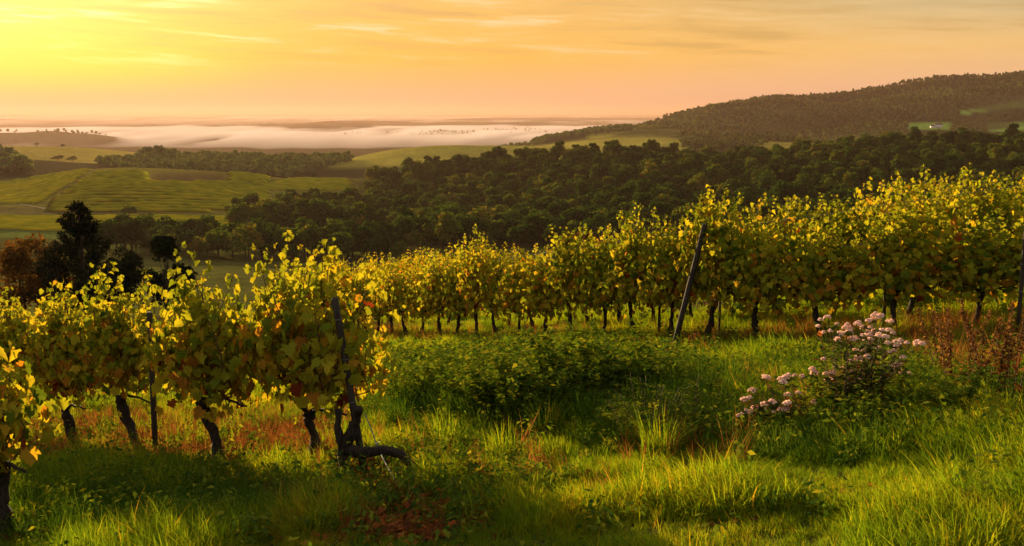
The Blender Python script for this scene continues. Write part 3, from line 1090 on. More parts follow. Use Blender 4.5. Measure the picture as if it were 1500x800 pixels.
def gn_scatter(name, protos, P, rot, scl, idx, label, cat):
    """one object that sets down small plants at given points"""
    coll = bpy.data.collections.new(name + ' kinds')
    for i, me in enumerate(protos):
        coll.objects.link(bpy.data.objects.new('%s_kind_%02d' % (name, i), me))
    me = mesh_np(name, P, [], protos[0].materials[0], {'rot': rot, 'scl': scl})
    a = me.attributes.new('idx', 'INT', 'POINT'); a.data.foreach_set('value', np.asarray(idx, np.int32))
    o = obj(name, me)
    ng = bpy.data.node_groups.new(name, 'GeometryNodeTree')
    ng.interface.new_socket('Geometry', in_out='INPUT', socket_type='NodeSocketGeometry')
    ng.interface.new_socket('Geometry', in_out='OUTPUT', socket_type='NodeSocketGeometry')
    gi = ng.nodes.new('NodeGroupInput'); go = ng.nodes.new('NodeGroupOutput')
    ci = ng.nodes.new('GeometryNodeCollectionInfo')
    ci.inputs['Collection'].default_value = coll
    ci.inputs['Separate Children'].default_value = True
    ci.inputs['Reset Children'].default_value = True
    ip = ng.nodes.new('GeometryNodeInstanceOnPoints')
    ip.inputs['Pick Instance'].default_value = True

    def attr(nm, t):
        n = ng.nodes.new('GeometryNodeInputNamedAttribute'); n.data_type = t; n.inputs[0].default_value = nm
        return n.outputs[0]
    ng.links.new(gi.outputs[0], ip.inputs['Points'])
    ng.links.new(ci.outputs[0], ip.inputs['Instance'])
    ng.links.new(attr('idx', 'INT'), ip.inputs['Instance Index'])
    e2r = ng.nodes.new('FunctionNodeEulerToRotation')
    ng.links.new(attr('rot', 'FLOAT_VECTOR'), e2r.inputs[0])
    ng.links.new(e2r.outputs[0], ip.inputs['Rotation'])
    ng.links.new(attr('scl', 'FLOAT_VECTOR'), ip.inputs['Scale'])
    ng.links.new(ip.outputs[0], go.inputs[0])
    md = o.modifiers.new('scatter', 'NODES'); md.node_group = ng
    return tag(o, label, cat, kind='stuff')


def blade_geo(g, base, h, w, lean_dir, bend, rnd, seg=4):
    """one curved blade of grass"""
    t = np.linspace(0, 1, seg + 1)
    d = np.array([math.cos(lean_dir), math.sin(lean_dir), 0])
    s = np.array([-d[1], d[0], 0])
    c = base + d * (bend * h * t ** 2)[:, None] + np.array([0, 0, 1]) * (h * (t - 0.35 * bend * t ** 2.5))[:, None]
    ww = w * (1 - t ** 1.6) * 0.5
    L = c - s * ww[:, None]; R = c + s * ww[:, None]
    V = np.vstack([L[:-1], R[:-1], c[-1:]])
    n = seg
    q = [(i, n + i, n + i + 1, i + 1) for i in range(n - 1)]
    g.add(V, [np.array(q), np.array([(n - 1, 2 * n - 1, 2 * n)])], rnd)


def tuft_mesh(name, mat, seed, n, h, w, spread, bend, rnd_m, rnd_s=0.12, seg=4, erect=0.0):
    r_ = np.random.default_rng(seed); g = Geo()
    for i in range(n):
        a = r_.uniform(0, 6.283); rr = spread * math.sqrt(r_.uniform())
        b = np.array([math.cos(a) * rr, math.sin(a) * rr, -0.01])
        la = a + r_.normal(0, 0.9)
        blade_geo(g, b, h * r_.uniform(0.45, 1.15), w * r_.uniform(0.7, 1.3), la, max(0.02, r_.normal(bend, 0.25) * (1 - erect)), float(np.clip(r_.normal(rnd_m, rnd_s), 0, 1)), seg)
    return g.mesh(name, mat)


def frustum_points(n, y0, y1, r_, px0=-420, px1=1980, power=1.0):
    """points spread evenly over the part of the hillside in view and some way beside it"""
    n = int(n * 1.5)
    u = r_.uniform(0, 1, n)
    y = np.sqrt(y0 ** 2 + u * (y1 ** 2 - y0 ** 2)) if power == 1.0 else y0 + (y1 - y0) * u ** power
    x = (r_.uniform(px0, px1, n) - W_PX / 2) / F_PX * y * 1.04
    return x, y


def to_px(x, y, h=0.0):
    z = ground(x, y) + h
    row = row_of((z - EYE) / y)
    v = (H_PX / 2 - row) / F_PX
    px = W_PX / 2 + x / y * F_PX * (math.cos(PITCH) + v * math.sin(PITCH))
    return px, row


def build_grass():
    r_ = np.random.default_rng(55)
    short = [tuft_mesh('tuft', M_GRASS, 500 + i, 46, 0.082 + 0.011 * i, 0.0044, 0.085, 0.6, 0.42 + 0.04 * (i % 4)) for i in range(6)]
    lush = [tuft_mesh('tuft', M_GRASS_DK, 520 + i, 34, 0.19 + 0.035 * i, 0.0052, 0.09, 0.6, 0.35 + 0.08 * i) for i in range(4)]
    # --- short meadow
    P = []
    for n, a, b in ((13000, 4.2, 8.0), (14000, 8.0, 12.5), (15000, 12.5, 21), (12000, 21, 40)):
        x, y = frustum_points(n, a, b, r_)
        P.append(np.stack([x, y], 1))
    P = np.vstack(P)
    px, row = to_px(P[:, 0], P[:, 1])
    bare = bare_mask(px, row)
    keep = r_.uniform(0, 1, len(P)) > bare
    P = P[keep]
    n = len(P)
    clump = fbm(P[:, 0] * 1.5, P[:, 1] * 1.5, 61)
    s = (0.42 + 1.45 * smooth01(0.34, 0.66, clump)) * r_.uniform(0.75, 1.3, n) * np.interp(P[:, 1], [4, 8, 14, 45], [0.85, 1.0, 1.05, 1.3])
    sc = np.stack([s, s, s * r_.uniform(0.8, 1.25, n)], 1)
    rot = np.stack([r_.normal(0, 0.16, n), r_.normal(0, 0.16, n), r_.uniform(0, 6.283, n)], 1)
    Z = ground(P[:, 0], P[:, 1])
    gn_scatter('grass', short, np.column_stack([P, Z]), rot, sc, r_.integers(0, 6, n), 'sunlit yellow green meadow grass covering the hillside', 'grass')
    # --- long dark grass: the bank in the middle, round the flowers, lower left
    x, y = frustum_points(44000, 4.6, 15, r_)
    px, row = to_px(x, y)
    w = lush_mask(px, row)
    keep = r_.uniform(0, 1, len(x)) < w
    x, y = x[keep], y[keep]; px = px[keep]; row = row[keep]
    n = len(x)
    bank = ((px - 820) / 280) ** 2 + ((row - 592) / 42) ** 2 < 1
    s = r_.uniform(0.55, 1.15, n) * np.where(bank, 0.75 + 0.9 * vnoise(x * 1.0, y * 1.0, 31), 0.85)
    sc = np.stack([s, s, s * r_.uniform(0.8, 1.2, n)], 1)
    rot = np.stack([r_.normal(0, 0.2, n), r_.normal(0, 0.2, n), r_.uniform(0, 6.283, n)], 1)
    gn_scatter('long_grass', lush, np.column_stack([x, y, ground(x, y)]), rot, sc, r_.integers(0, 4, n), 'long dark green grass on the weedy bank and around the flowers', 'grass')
    print('long grass', n)


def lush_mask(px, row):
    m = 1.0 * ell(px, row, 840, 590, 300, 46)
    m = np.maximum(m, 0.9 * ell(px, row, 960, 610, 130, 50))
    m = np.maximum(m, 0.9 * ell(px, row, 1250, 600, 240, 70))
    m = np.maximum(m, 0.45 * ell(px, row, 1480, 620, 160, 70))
    m = np.maximum(m, 0.85 * ell(px, row, 190, 740, 300, 50))  # lower left thickened: dark blades paint in the vines' shade
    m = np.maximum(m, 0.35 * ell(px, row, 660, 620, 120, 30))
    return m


build_grass()


def build_dry_weeds():
    r_ = np.random.default_rng(66)
    kinds = [tuft_mesh('weed', M_STRAW, 540 + i, 22, 0.26 + 0.05 * i, 0.005, 0.06, 0.5, 0.3 + 0.15 * i, 0.2) for i in range(4)]
    # under and in front of the vine rows
    pts = []
    L = LINE_A
    X, Y, A = walk(L, 0.05)
    for k in range(4):
        o = r_.normal(0.2, 0.55, len(X))
        pts.append(np.stack([X + np.sin(A) * o, Y - np.cos(A) * o], 1))
    P = np.vstack(pts)
    P = P[(P[:, 1] < 32)]
    P = P[r_.uniform(0, 1, len(P)) < 0.45 * smooth01(0.36, 0.55, fbm(P[:, 0] * 0.6, P[:, 1] * 0.6, 91)) + 0.12]
    # reddish weeds under the near left row, right of the flowers and in loose patches
    Q = []
    x, y = frustum_points(24000, 5.0, 14, r_)
    px, row = to_px(x, y)
    m = 0.45 * ell(px, row, 440, 650, 60, 30) + 0.42 * ell(px, row, 250, 650, 260, 36) + 0.5 * ell(px, row, 500, 690, 40, 24) \
        + 0.4 * ell(px, row, 1420, 520, 110, 40) + 0.10 * ell(px, row, 600, 720, 260, 60) + 0.25 * ell(px, row, 1130, 500, 150, 14) + 0.25 * ell(px, row, 560, 770, 200, 26) * (vnoise(x * 1.3, y * 1.3, 5) > 0.55) \
        + 0.10 * ell(px, row, 1080, 620, 200, 60)
    keep = r_.uniform(0, 1, len(x)) < m * 0.6
    P = np.vstack([P, np.stack([x[keep], y[keep]], 1)])
    n = len(P)
    s = r_.uniform(0.5, 1.2, n)
    pw, rw = to_px(P[:, 0], P[:, 1])
    s = s * (1 - 0.35 * bare_mask(pw, rw))
    rot = np.stack([r_.normal(0, 0.25, n), r_.normal(0, 0.25, n), r_.uniform(0, 6.283, n)], 1)
    gn_scatter('dry_weeds', kinds, np.column_stack([P, ground(P[:, 0], P[:, 1])]), rot, np.stack([s, s, s], 1), r_.integers(0, 4, n),
               'rust brown dry weeds under the vines and in patches', 'dry weeds')
    # fallen leaves
    lv = []
    for i in range(3):
        q = np.random.default_rng(570 + i); m_ = 9
        C = np.stack([q.normal(0, 0.09, m_), q.normal(0, 0.09, m_), q.uniform(0.004, 0.018, m_)], 1)
        Nn = np.stack([q.normal(0, 0.3, m_), q.normal(0, 0.3, m_), np.ones(m_)], 1)
        V, F, ix = scatter_template(LEAF_T[0], LEAF_T[1], C, Nn, q.normal(0, 1, (m_, 3)), q.uniform(0.028, 0.055, m_))
        g = Geo(); g.add(V, F, q.uniform(0, 1, m_)[ix]); lv.append(g.mesh('leaves', M_LITTER))
    x, y = frustum_points(20000, 5.0, 14, r_)
    px, row = to_px(x, y)
    m = np.clip(bare_mask(px, row) * 1.0 + 0.03, 0, 1)
    keep = r_.uniform(0, 1, len(x)) < m * 0.95
    x, y = x[keep], y[keep]; n = len(x)
    s = r_.uniform(0.7, 1.2, n)
    gn_scatter('fallen_leaves', lv, np.column_stack([x, y, ground(x, y)]), np.stack([r_.normal(0, .1, n), r_.normal(0, .1, n), r_.uniform(0, 6.28, n)], 1),
               np.stack([s, s, s], 1), r_.integers(0, 3, n), 'red and brown fallen leaves on bare soil under the vines', 'fallen leaves')
    # low broad-leaved weeds between the grass
    hv = []
    for i in range(3):
        q = np.random.default_rng(590 + i); m_ = 44
        a = q.uniform(0, 6.283, m_); rr = q.uniform(0.01, 0.10, m_)
        C = np.stack([np.cos(a) * rr, np.sin(a) * rr, q.uniform(0.02, 0.16 + 0.06 * i, m_)], 1)
        Nn = np.stack([np.cos(a) * 0.5, np.sin(a) * 0.5, np.ones(m_)], 1) + q.normal(0, 0.3, (m_, 3))
        Tp = np.stack([np.cos(a), np.sin(a), q.normal(0.1, 0.3, m_)], 1)
        V, F, ix = scatter_template(LANCE_T[0] * np.array([1.7, 1, 1]), LANCE_T[1], C, Nn, Tp, q.uniform(0.03, 0.06, m_))
        g = Geo(); g.add(V, F, q.uniform(0, 1, m_)[ix]); hv.append(g.mesh('herb', M_HERB))
    x, y = frustum_points(15000, 4.6, 17, r_)
    px, row = to_px(x, y)
    m = 0.10 + 0.5 * lush_mask(px, row) + 0.5 * ell(px, row, 640, 545, 170, 34) + 0.3 * ell(px, row, 620, 720, 200, 50)
    keep = r_.uniform(0, 1, len(x)) < m * 0.6
    x, y = x[keep], y[keep]; row = row[keep]; px = px[keep]; n = len(x)
    s = r_.uniform(0.7, 1.3, n) * (1 + 0.7 * ell(px, row, 780, 560, 280, 40))
    gn_scatter('broadleaf_weeds', hv, np.column_stack([x, y, ground(x, y)]), np.stack([r_.normal(0, .15, n), r_.normal(0, .15, n), r_.uniform(0, 6.28, n)], 1),
               np.stack([s, s, s], 1), r_.integers(0, 3, n), 'leafy green weeds mixed into the meadow grass', 'weeds')


build_dry_weeds()


def build_thicket():
    r_ = np.random.default_rng(67)
    kinds = []
    for i in range(5):
        q = np.random.default_rng(640 + i); g = Geo()
        for s in range(5):
            a = q.uniform(0, 6.283); h = q.uniform(0.32, 0.60)
            e = np.array([math.cos(a) * 0.16 + q.normal(0, .05), math.sin(a) * 0.16 + q.normal(0, .05), h])
            p = curve_pts([(e[0] * .2, e[1] * .2, -0.03), (e[0] * .4, e[1] * .4, h * .55), e], 7)
            V, F = tube(p, np.linspace(0.0035, 0.0012, 7), 4); g.add(V, F, 0.4)
            m_ = 46
            t = q.uniform(0.1, 1, m_)
            C = np.stack([np.interp(t, np.linspace(0, 1, 7), p[:, j]) for j in range(3)], 1)
            la = q.uniform(0, 6.283, m_)
            D = np.stack([np.cos(la), np.sin(la), q.uniform(-0.7, 0.5, m_)], 1)
            Nn = np.stack([-D[:, 0] * .3, -D[:, 1] * .3, np.ones(m_)], 1) + q.normal(0, .3, (m_, 3))
            V, F, ix = scatter_template(LANCE_T[0] * np.array([1.15 + 0.25 * i, 1, 1]), LANCE_T[1], C, Nn, D, q.uniform(0.05, 0.10, m_) * (1.15 - 0.5 * t))
            g.add(V, F, np.clip(q.normal(0.35, 0.2, m_) + 0.25 * t, 0, 1)[ix])
        kinds.append(g.mesh('leafy_stems', M_HERB))
    x, y = frustum_points(9000, 7.0, 17, r_)
    px, row = to_px(x, y)
    m = ell(px, row, 850, 590, 285, 42, 0.25) * np.clip(1.9 * vnoise(x * 0.9, y * 0.9, 12) - 0.35, 0.05, 1.1) + 0.75 * ell(px, row, 1260, 600, 170, 34) + 0.4 * ell(px, row, 590, 545, 120, 26)
    keep = r_.uniform(0, 1, len(x)) < m * 0.55
    x, y, px, row = x[keep], y[keep], px[keep], row[keep]; n = len(x)
    s = r_.uniform(0.55, 1.1, n) * (0.45 + 0.40 * ell(px, row, 820, 590, 260, 44, 0.6)) * (0.68 + 0.55 * smooth01(570, 610, row)) * (0.35 + 1.35 * vnoise(x * .9, y * .9, 31))
    rot = np.stack([r_.normal(0, .15, n), r_.normal(0, .15, n), r_.uniform(0, 6.283, n)], 1)
    gn_scatter('weed_thicket', kinds, np.column_stack([x, y, ground(x, y)]), rot, np.stack([s, s, s], 1), r_.integers(0, 5, n), 'dark leafy thicket of tall weeds on the bank in the middle', 'weeds')
    print('thicket', n)


build_thicket()


# ------------------------------------------------------------------ plants that stand out
def build_tussocks():
    specs = [(585, 630, 0.55, 'spiky grass tussock right of the forked end vine'), (655, 655, 0.40, 'broad grass tussock right of the spiky one in the middle of the meadow'),
             (800, 640, 0.42, 'sunlit grass tussock below the weedy bank'), (735, 672, 0.34, 'low grass tussock between two lit patches of meadow'),
             (965, 668, 0.42, 'bushy grass tussock in front of the ferny weed'), (1400, 720, 0.27, 'tall bright grass tussock at the lower right'),
             (1465, 690, 0.30, 'grass tussock at the right edge beside the dry stalks')]
    for i, (px, row, h, lab) in enumerate(specs):
        x, y, z = pick(px, row)
        me = tuft_mesh('grass_tussock', M_GRASS if i != 0 else M_GRASS_DK, 610 + i, 190, h, 0.007, 0.13, 0.55, 0.45, 0.16, 5)
        tag(obj('grass_tussock', me, None, (x, y, z)), lab, 'grass tussock', 'grass tussocks in the meadow')


build_tussocks()


def fern_leaf(q, n_pairs, L):
    """a pinnate leaf in its own plane: (x, y) points of little leaflets, y along the stalk"""
    C, T, S = [], [], []
    for i in range(n_pairs):
        t = (i + 1) / n_pairs
        for s in (-1, 1):
            C.append((s * 0.01, L * t, 0)); T.append((s * 1.0, 0.55 + 0.4 * t, 0)); S.append(L * 0.34 * (1 - 0.55 * abs(t - 0.45) * 1.6) * q.uniform(0.8, 1.15))
    return np.array(C), np.array(T), np.array(S)


def stemmed_plant(root, q, n_stems, height, spread, leaf_len, mat_leaf, mat_stem, pinnate=True, leaf_n=9, stem_r=0.004, lean=0.25):
    gs, gl = Geo(), Geo(); tips = []
    for s in range(n_stems):
        a = q.uniform(0, 6.283); rr = spread * math.sqrt(q.uniform()) * 0.45
        b = np.array([math.cos(a) * rr, math.sin(a) * rr, -0.03])
        h = height * q.uniform(0.6, 1.05)
        e = b + np.array([math.cos(a) * lean * h + q.normal(0, .04), math.sin(a) * lean * h + q.normal(0, .04), h])
        p = curve_pts([b, b * 0.5 + e * 0.5 + np.array([-math.cos(a) * .04, -math.sin(a) * .04, 0.03]), e], 9)
        V, F = tube(p, np.linspace(stem_r, stem_r * 0.4, 9), 5); gs.add(V, F)
        tips.append(e)
        for k in range(leaf_n):
            t = 0.15 + 0.83 * (k + q.uniform(0, 1)) / leaf_n
            c = np.array([np.interp(t, np.linspace(0, 1, 9), p[:, j]) for j in range(3)])
            la = q.uniform(0, 6.283)
            d = np.array([math.cos(la), math.sin(la), q.uniform(-0.1, 0.75)]); d /= np.linalg.norm(d)
            side = np.cross(d, (0, 0, 1)); side /= np.linalg.norm(side); up = np.cross(side, d)
            L = leaf_len * q.uniform(0.7, 1.2) * (1.15 - 0.5 * t)
            if pinnate:
                C, T, S = fern_leaf(q, 5, L)
                droop = -0.5 * (C[:, 1] / L) ** 2 * L * 0.6
                P = c + C[:, 0:1] * side + C[:, 1:2] * d + droop[:, None] * np.array([0, 0, 1])
                T = T[:, 0:1] * side + T[:, 1:2] * d
                V, F, ix = scatter_template(LANCE_T[0], LANCE_T[1], P, np.tile(up, (len(P), 1)) + q.normal(0, .15, (len(P), 3)), T, S)
                gl.add(V, F, q.uniform(0, 1))
            else:
                V, F, ix = scatter_template(LANCE_T[0] * np.array([1.25, 1, 1]), LANCE_T[1], c[None] + d[None] * 0.01, up[None] + q.normal(0, .2, (1, 3)), d[None], np.array([L]))
                gl.add(V, F, q.uniform(0, 1))
    obj('stems', gs.mesh('stems', mat_stem, True), root)
    obj('foliage', gl.mesh('foliage', mat_leaf), root)
    return tips


def build_herbs():
    for i, (px, row, h, sp, ns, lab) in enumerate([
            (945, 645, 0.50, 0.62, 26, 'ferny dark green weed bush at the right end of the weedy bank'),
            (1010, 632, 0.45, 0.5, 16, 'lower ferny weed leaning out beside the tall one'),
            (860, 615, 0.42, 0.6, 22, 'dark ferny weed deep in the middle of the bank'),
            (720, 600, 0.45, 0.7, 26, 'bushy weed at the sunlit left part of the bank'),
            (640, 575, 0.40, 0.6, 20, 'yellow green weed bush at the left end of the bank')]):
        x, y, z = pick(px, row)
        root = tag(empty('weed_bush', (x, y, z)), lab, 'weed bush', 'leafy weed bushes on the bank')
        stemmed_plant(root, np.random.default_rng(700 + i), ns, h, sp, 0.17, M_HERB, M_STALK, True, 10)
    for i, (px, row) in enumerate([(1392, 590), (1418, 600), (1440, 585), (1462, 598), (1484, 590), (1375, 560), (1500, 570)]):
        x, y, z = pick(px, row)
        q = np.random.default_rng(730 + i)
        root = tag(empty('dock_plant', (x, y, z)), 'tall rust brown dry seed stalk in the clump right of the pink flowers', 'weed stalk', 'dry brown stalks right of the flowers')
        for s in range(4):
            gs, gl = Geo(), Geo()
            h = q.uniform(0.55, 0.85)
            e = np.array([q.normal(0, .10), q.normal(0, .08), h])
            p = curve_pts([(q.normal(0, .03), q.normal(0, .03), -0.03), e * 0.5 + q.normal(0, .02, 3), e], 9)
            V, F = tube(p, np.linspace(0.005, 0.002, 9), 5); gs.add(V, F)
            m_ = 90
            t = np.linspace(0.45, 1, m_)
            C = np.stack([np.interp(t, np.linspace(0, 1, 9), p[:, j]) for j in range(3)], 1) + np.clip(q.normal(0, 0.013, (m_, 3)), -0.022, 0.022)
            V, F, ix = scatter_template(QUAD_T[0], QUAD_T[1], C, q.normal(0, 1, (m_, 3)), q.normal(0, 1, (m_, 3)), q.uniform(0.012, 0.022, m_))
            gl.add(V, F, q.uniform(0, 1, m_)[ix])
            obj('stalk', gs.mesh('stalk', M_STALK, True), root)
            obj('seed_head', gl.mesh('seed_head', M_SEED), root)
        V, F, ix = scatter_template(LANCE_T[0] * np.array([1.3, 1, 1]), LANCE_T[1], np.column_stack([q.normal(0, .04, (14, 2)), q.uniform(0.05, 0.4, 14)]), np.column_stack([q.normal(0, .4, (14, 2)), np.ones(14)]), q.normal(0, 1, (14, 3)), q.uniform(0.08, 0.16, 14))
        g = Geo(); g.add(V, F, q.uniform(0.5, 1)); obj('leaves', g.mesh('leaves', M_STRAW), root)
    for i, (px, row, lab) in enumerate([(968, 540, 'dark red seed plume left of the foot of the leaning post'), (996, 528, 'dark red seed plume at the foot of the leaning post')]):
        x, y, z = pick(px, row)
        q = np.random.default_rng(760 + i)
        root = tag(empty('seed_plume', (x, y, z)), lab, 'seed plume')
        gs, gl = Geo(), Geo()
        e = np.array([0.22, 0.0, 0.34]) * (1 if i else 0.9)
        p = curve_pts([(0, 0, -0.02), (0.05, 0, 0.22), e], 9)
        V, F = tube(p, 0.003, 5); gs.add(V, F)
        t = q.uniform(0.35, 1, 130)
        C = np.stack([np.interp(t, np.linspace(0, 1, 9), p[:, j]) for j in range(3)], 1) + q.normal(0, 0.022, (130, 3))
        V, F, ix = scatter_template(QUAD_T[0], QUAD_T[1], C, q.normal(0, 1, (130, 3)), q.normal(0, 1, (130, 3)), q.uniform(0.014, 0.026, 130))
        gl.add(V, F, q.uniform(0, .8, 130)[ix])
        obj('stalk', gs.mesh('stalk', M_STALK, True), root); obj('plume', gl.mesh('plume', M_SEED), root)


build_herbs()


def flower_head(g, c, r, q):
    """a domed cluster of fuzzy florets"""
    n = int(26 + 900 * r)
    a = q.uniform(0, 6.283, n); rr = r * np.sqrt(q.uniform(0, 1, n))
    C = c + np.stack([np.cos(a) * rr, np.sin(a) * rr, 0.55 * r * (1 - (rr / r) ** 2) + q.normal(0, r * 0.10, n)], 1)
    Nn = np.stack([np.cos(a) * rr / r, np.sin(a) * rr / r, np.full(n, 0.9)], 1) + q.normal(0, 0.5, (n, 3))
    for k in range(2):
        V, F, ix = scatter_template(QUAD_T[0], QUAD_T[1], C, Nn + q.normal(0, 0.6, (n, 3)), q.normal(0, 1, (n, 3)), q.uniform(0.008, 0.015, n))
        g.add(V, F, np.clip(q.normal(0.55, 0.25, n), 0, 1)[ix])


def build_flower_bush():
    heads = [(1278, 456), (1292, 462), (1283, 467), (1302, 468), (1212, 468), (1220, 475), (1200, 475), (1238, 476), (1252, 470), (1262, 478), (1210, 486), (1226, 488), (1240, 484), (1232, 494),
             (1275, 484), (1290, 490), (1270, 492), (1284, 480), (1300, 482), (1312, 486), (1276, 498), (1262, 488), (1246, 496), (1318, 500), (1306, 503), (1325, 496), (1334, 502), (1345, 503),
             (1302, 512), (1288, 508), (1262, 508), (1322, 520), (1318, 532), (1330, 545), (1316, 540), (1204, 523), (1248, 529), (1254, 526), (1232, 536), (1241, 541), (1226, 543), (1212, 546),
             (1192, 543), (1214, 553), (1222, 552), (1150, 546), (1148, 554), (1172, 550), (1120, 551), (1103, 569), (1163, 575), (1202, 580), (1096, 586), (1090, 602), (1102, 596), (1086, 606),
             (1125, 588), (1128, 598), (1122, 602), (1152, 590), (1158, 598), (1266, 540), (1258, 552), (1270, 520)]
    q = np.random.default_rng(800)
    bx, by, bz = pick(1235, 612)
    root = tag(empty('flowering_bush', (bx, by, bz)), 'sprawling bush of pale pink fuzzy flower clusters on brown stems', 'flowering bush')
    gs, gl = Geo(), Geo()
    base = np.array([bx, by, bz])
    for i, (px, row) in enumerate(heads):
        low = px < 1180
        y = by + q.normal(0.0, 0.22) + (0.0 if not low else -0.1)
        c = np.array(seen_point(px, row + 2, y)) - base
        if i < 1: pass
        r = q.uniform(0.019, 0.040)
        g = Geo()
        for k in range(q.integers(1, 4)):
            flower_head(g, q.normal(0, 0.028, 3) * np.array([1, 1, 0.5]), r * q.uniform(0.6, 1.0), q)
        h = obj('flower_head', g.mesh('flower_head', M_PINK), root, tuple(c))
        gz = float(ground(c[0] * 0.35 + bx, c[1] * 0.5 + by)) - bz
        b = np.array([c[0] * (0.35 if not low else 0.75) + q.normal(0, .04), c[1] * 0.4 + q.normal(0, .05), gz - 0.03])
        e = c - np.array([0, 0, 0.006])
        p = curve_pts([b, b * 0.55 + e * 0.45 + np.array([-0.12 * (c[0] - b[0]), 0, 0.06]), e], 10)
        V, F = tube(p, np.linspace(0.0042, 0.0018, 10), 5); gs.add(V, F)
        for k in range(18):
            t = 0.05 + 0.91 * (k + q.uniform()) / 18
            cc = np.array([np.interp(t, np.linspace(0, 1, 10), p[:, j]) for j in range(3)])
            la = q.uniform(0, 6.283)
            d = np.array([math.cos(la), math.sin(la), q.uniform(-0.35, 0.5)])
            V, F, ix = scatter_template(LANCE_T[0] * np.array([1.5, 1, 1]), LANCE_T[1], cc[None], np.array([[-d[0] * .4, -d[1] * .4, 1.0]]) + q.normal(0, .25, (1, 3)), d[None], np.array([q.uniform(0.06, 0.12)]))
            gl.add(V, F, float(np.clip(q.normal(0.45, 0.25), 0, 1)))
    obj('stems', gs.mesh('stems', M_STALK, True), root)
    obj('foliage', gl.mesh('foliage', M_FLOWER_LEAF), root)


build_flower_bush()


# ------------------------------------------------------------------ trees
def crown_geo(q, lobes, n, size, flat=0.75, shell=0.55):
    """leaf clumps through the volume of several uneven lobes (centre, radii)"""
    vol = np.array([l[1][0] * l[1][1] * l[1][2] for l in lobes]) ** (2 / 3)
    pick_l = q.choice(len(lobes), n, p=vol / vol.sum())
    d = q.normal(0, 1, (n, 3)); d /= np.linalg.norm(d, axis=1)[:, None]
    d[:, 2] = np.where(d[:, 2] < -0.55, -d[:, 2] * 0.5, d[:, 2])
    r = np.where(q.uniform(0, 1, n) < shell, q.uniform(0.82, 1.06, n), q.uniform(0.35, 0.9, n))
    c = np.array([l[0] for l in lobes])[pick_l]; rad = np.array([l[1] for l in lobes])[pick_l]
    lump = 1 + 0.16 * np.sin(d[:, 0] * 7 + pick_l) * np.cos(d[:, 1] * 6 + pick_l * 2) + 0.10 * np.sin(d[:, 2] * 11 + pick_l)
    C = c + d * rad * (r * lump)[:, None]
    Nn = d * 0.9 + q.normal(0, 0.55, (n, 3)) + np.array([0, 0, 0.25])
    V, F, ix = scatter_template(QUAD_T[0], QUAD_T[1], C, Nn, q.normal(0, 1, (n, 3)), size * q.uniform(0.55, 1.4, n))
    rn = np.clip(0.42 + q.normal(0, 0.15, n) + 0.10 * np.sin(pick_l * 2.4), 0, 1)
    return V, F, rn[ix]


def broadleaf_lobes(q, h, w, k=9):
    L = [((0, 0, h * 0.55), (w * 0.34, w * 0.34, h * 0.30))]
    for i in range(k):
        a = i * 2.4 + q.uniform(-.5, .5); t = q.uniform(0.25, 0.95)
        rr = w * 0.36 * math.sqrt(max(0.05, 1 - (t - 0.35) ** 2 * 1.9)) * q.uniform(0.6, 1.05) * (1 - 0.5 * max(0, t - 0.6))
        s = w * q.uniform(0.14, 0.24)
        L.append(((math.cos(a) * rr, math.sin(a) * rr, h * (0.22 + 0.66 * t)), (s, s, s * q.uniform(0.75, 1.0))))
    return L


def tree_trunk(q, h, r, lobes, k=8):
    g = Geo()
    top = np.array([q.normal(0, .03 * h), q.normal(0, .03 * h), h * 0.72])
    p = curve_pts([(0, 0, -0.5), (q.normal(0, .01 * h), 0, h * 0.2), top * 0.6, top], 10)
    V, F = tube(p, np.linspace(r, r * 0.25, 10), k, True, 0.12, 3); g.add(V, F)
    for c, rad in lobes[1:8]:
        b = p[int(q.integers(3, 7))]
        V, F = tube(curve_pts([b, (b + np.array(c)) / 2 + np.array([0, 0, -0.02 * h]), c], 6), np.linspace(r * 0.38, r * 0.08, 6), 5); g.add(V, F)
    return g.mesh('trunk', M_TRUNK, True)


def tree_proto(seed, h, w, n, size, mat, lobes=None, k=9):
    q = np.random.default_rng(seed)
    L = lobes or broadleaf_lobes(q, h, w, k)
    V, F, A = crown_geo(q, L, n, size)
    g = Geo(); g.add(V, F, A)
    return tree_trunk(q, h, 0.022 * h, L), g.mesh('crown', mat)


def conifer_proto(seed, h, w, n, size, mat, layers=14):
    q = np.random.default_rng(seed)
    C, D = [], []
    for i in range(n):
        t = q.uniform(0.06, 1) ** 0.8
        R = w * 0.5 * (1 - t) ** 0.85 + 0.02 * w
        a = q.uniform(0, 6.283); lay = 0.75 + 0.25 * math.sin(a * 5 + t * layers * 2)
        rr = R * lay * math.sqrt(q.uniform(0.1, 1))
        C.append((math.cos(a) * rr, math.sin(a) * rr, h * t - 0.12 * rr)); D.append((math.cos(a), math.sin(a), -0.25))
    C = np.array(C); D = np.array(D)
    V, F, ix = scatter_template(QUAD_T[0], QUAD_T[1], C, np.stack([D[:, 0] * .5, D[:, 1] * .5, np.ones(n)], 1) + q.normal(0, .35, (n, 3)), D, size * q.uniform(0.7, 1.4, n), size * 0.6)
    g = Geo(); g.add(V, F, q.uniform(0, 1, n)[ix])
    t_ = Geo(); VV, FF = tube([(0, 0, -0.4), (0, 0, h * .5), (0, 0, h * .96)], [0.018 * h, 0.012 * h, 0.003 * h], 7); t_.add(VV, FF)
    return t_.mesh('trunk', M_TRUNK, True), g.mesh('crown', mat)


def put_tree(name, proto, loc, label, cat, group=None, rz=0.0, sc=1.0):
    root = tag(empty(name, loc, rz), label, cat, group)
    root.scale = sc if isinstance(sc, tuple) else (sc, sc, sc)
    obj('trunk', proto[0], root); obj('crown', proto[1], root)
    return root


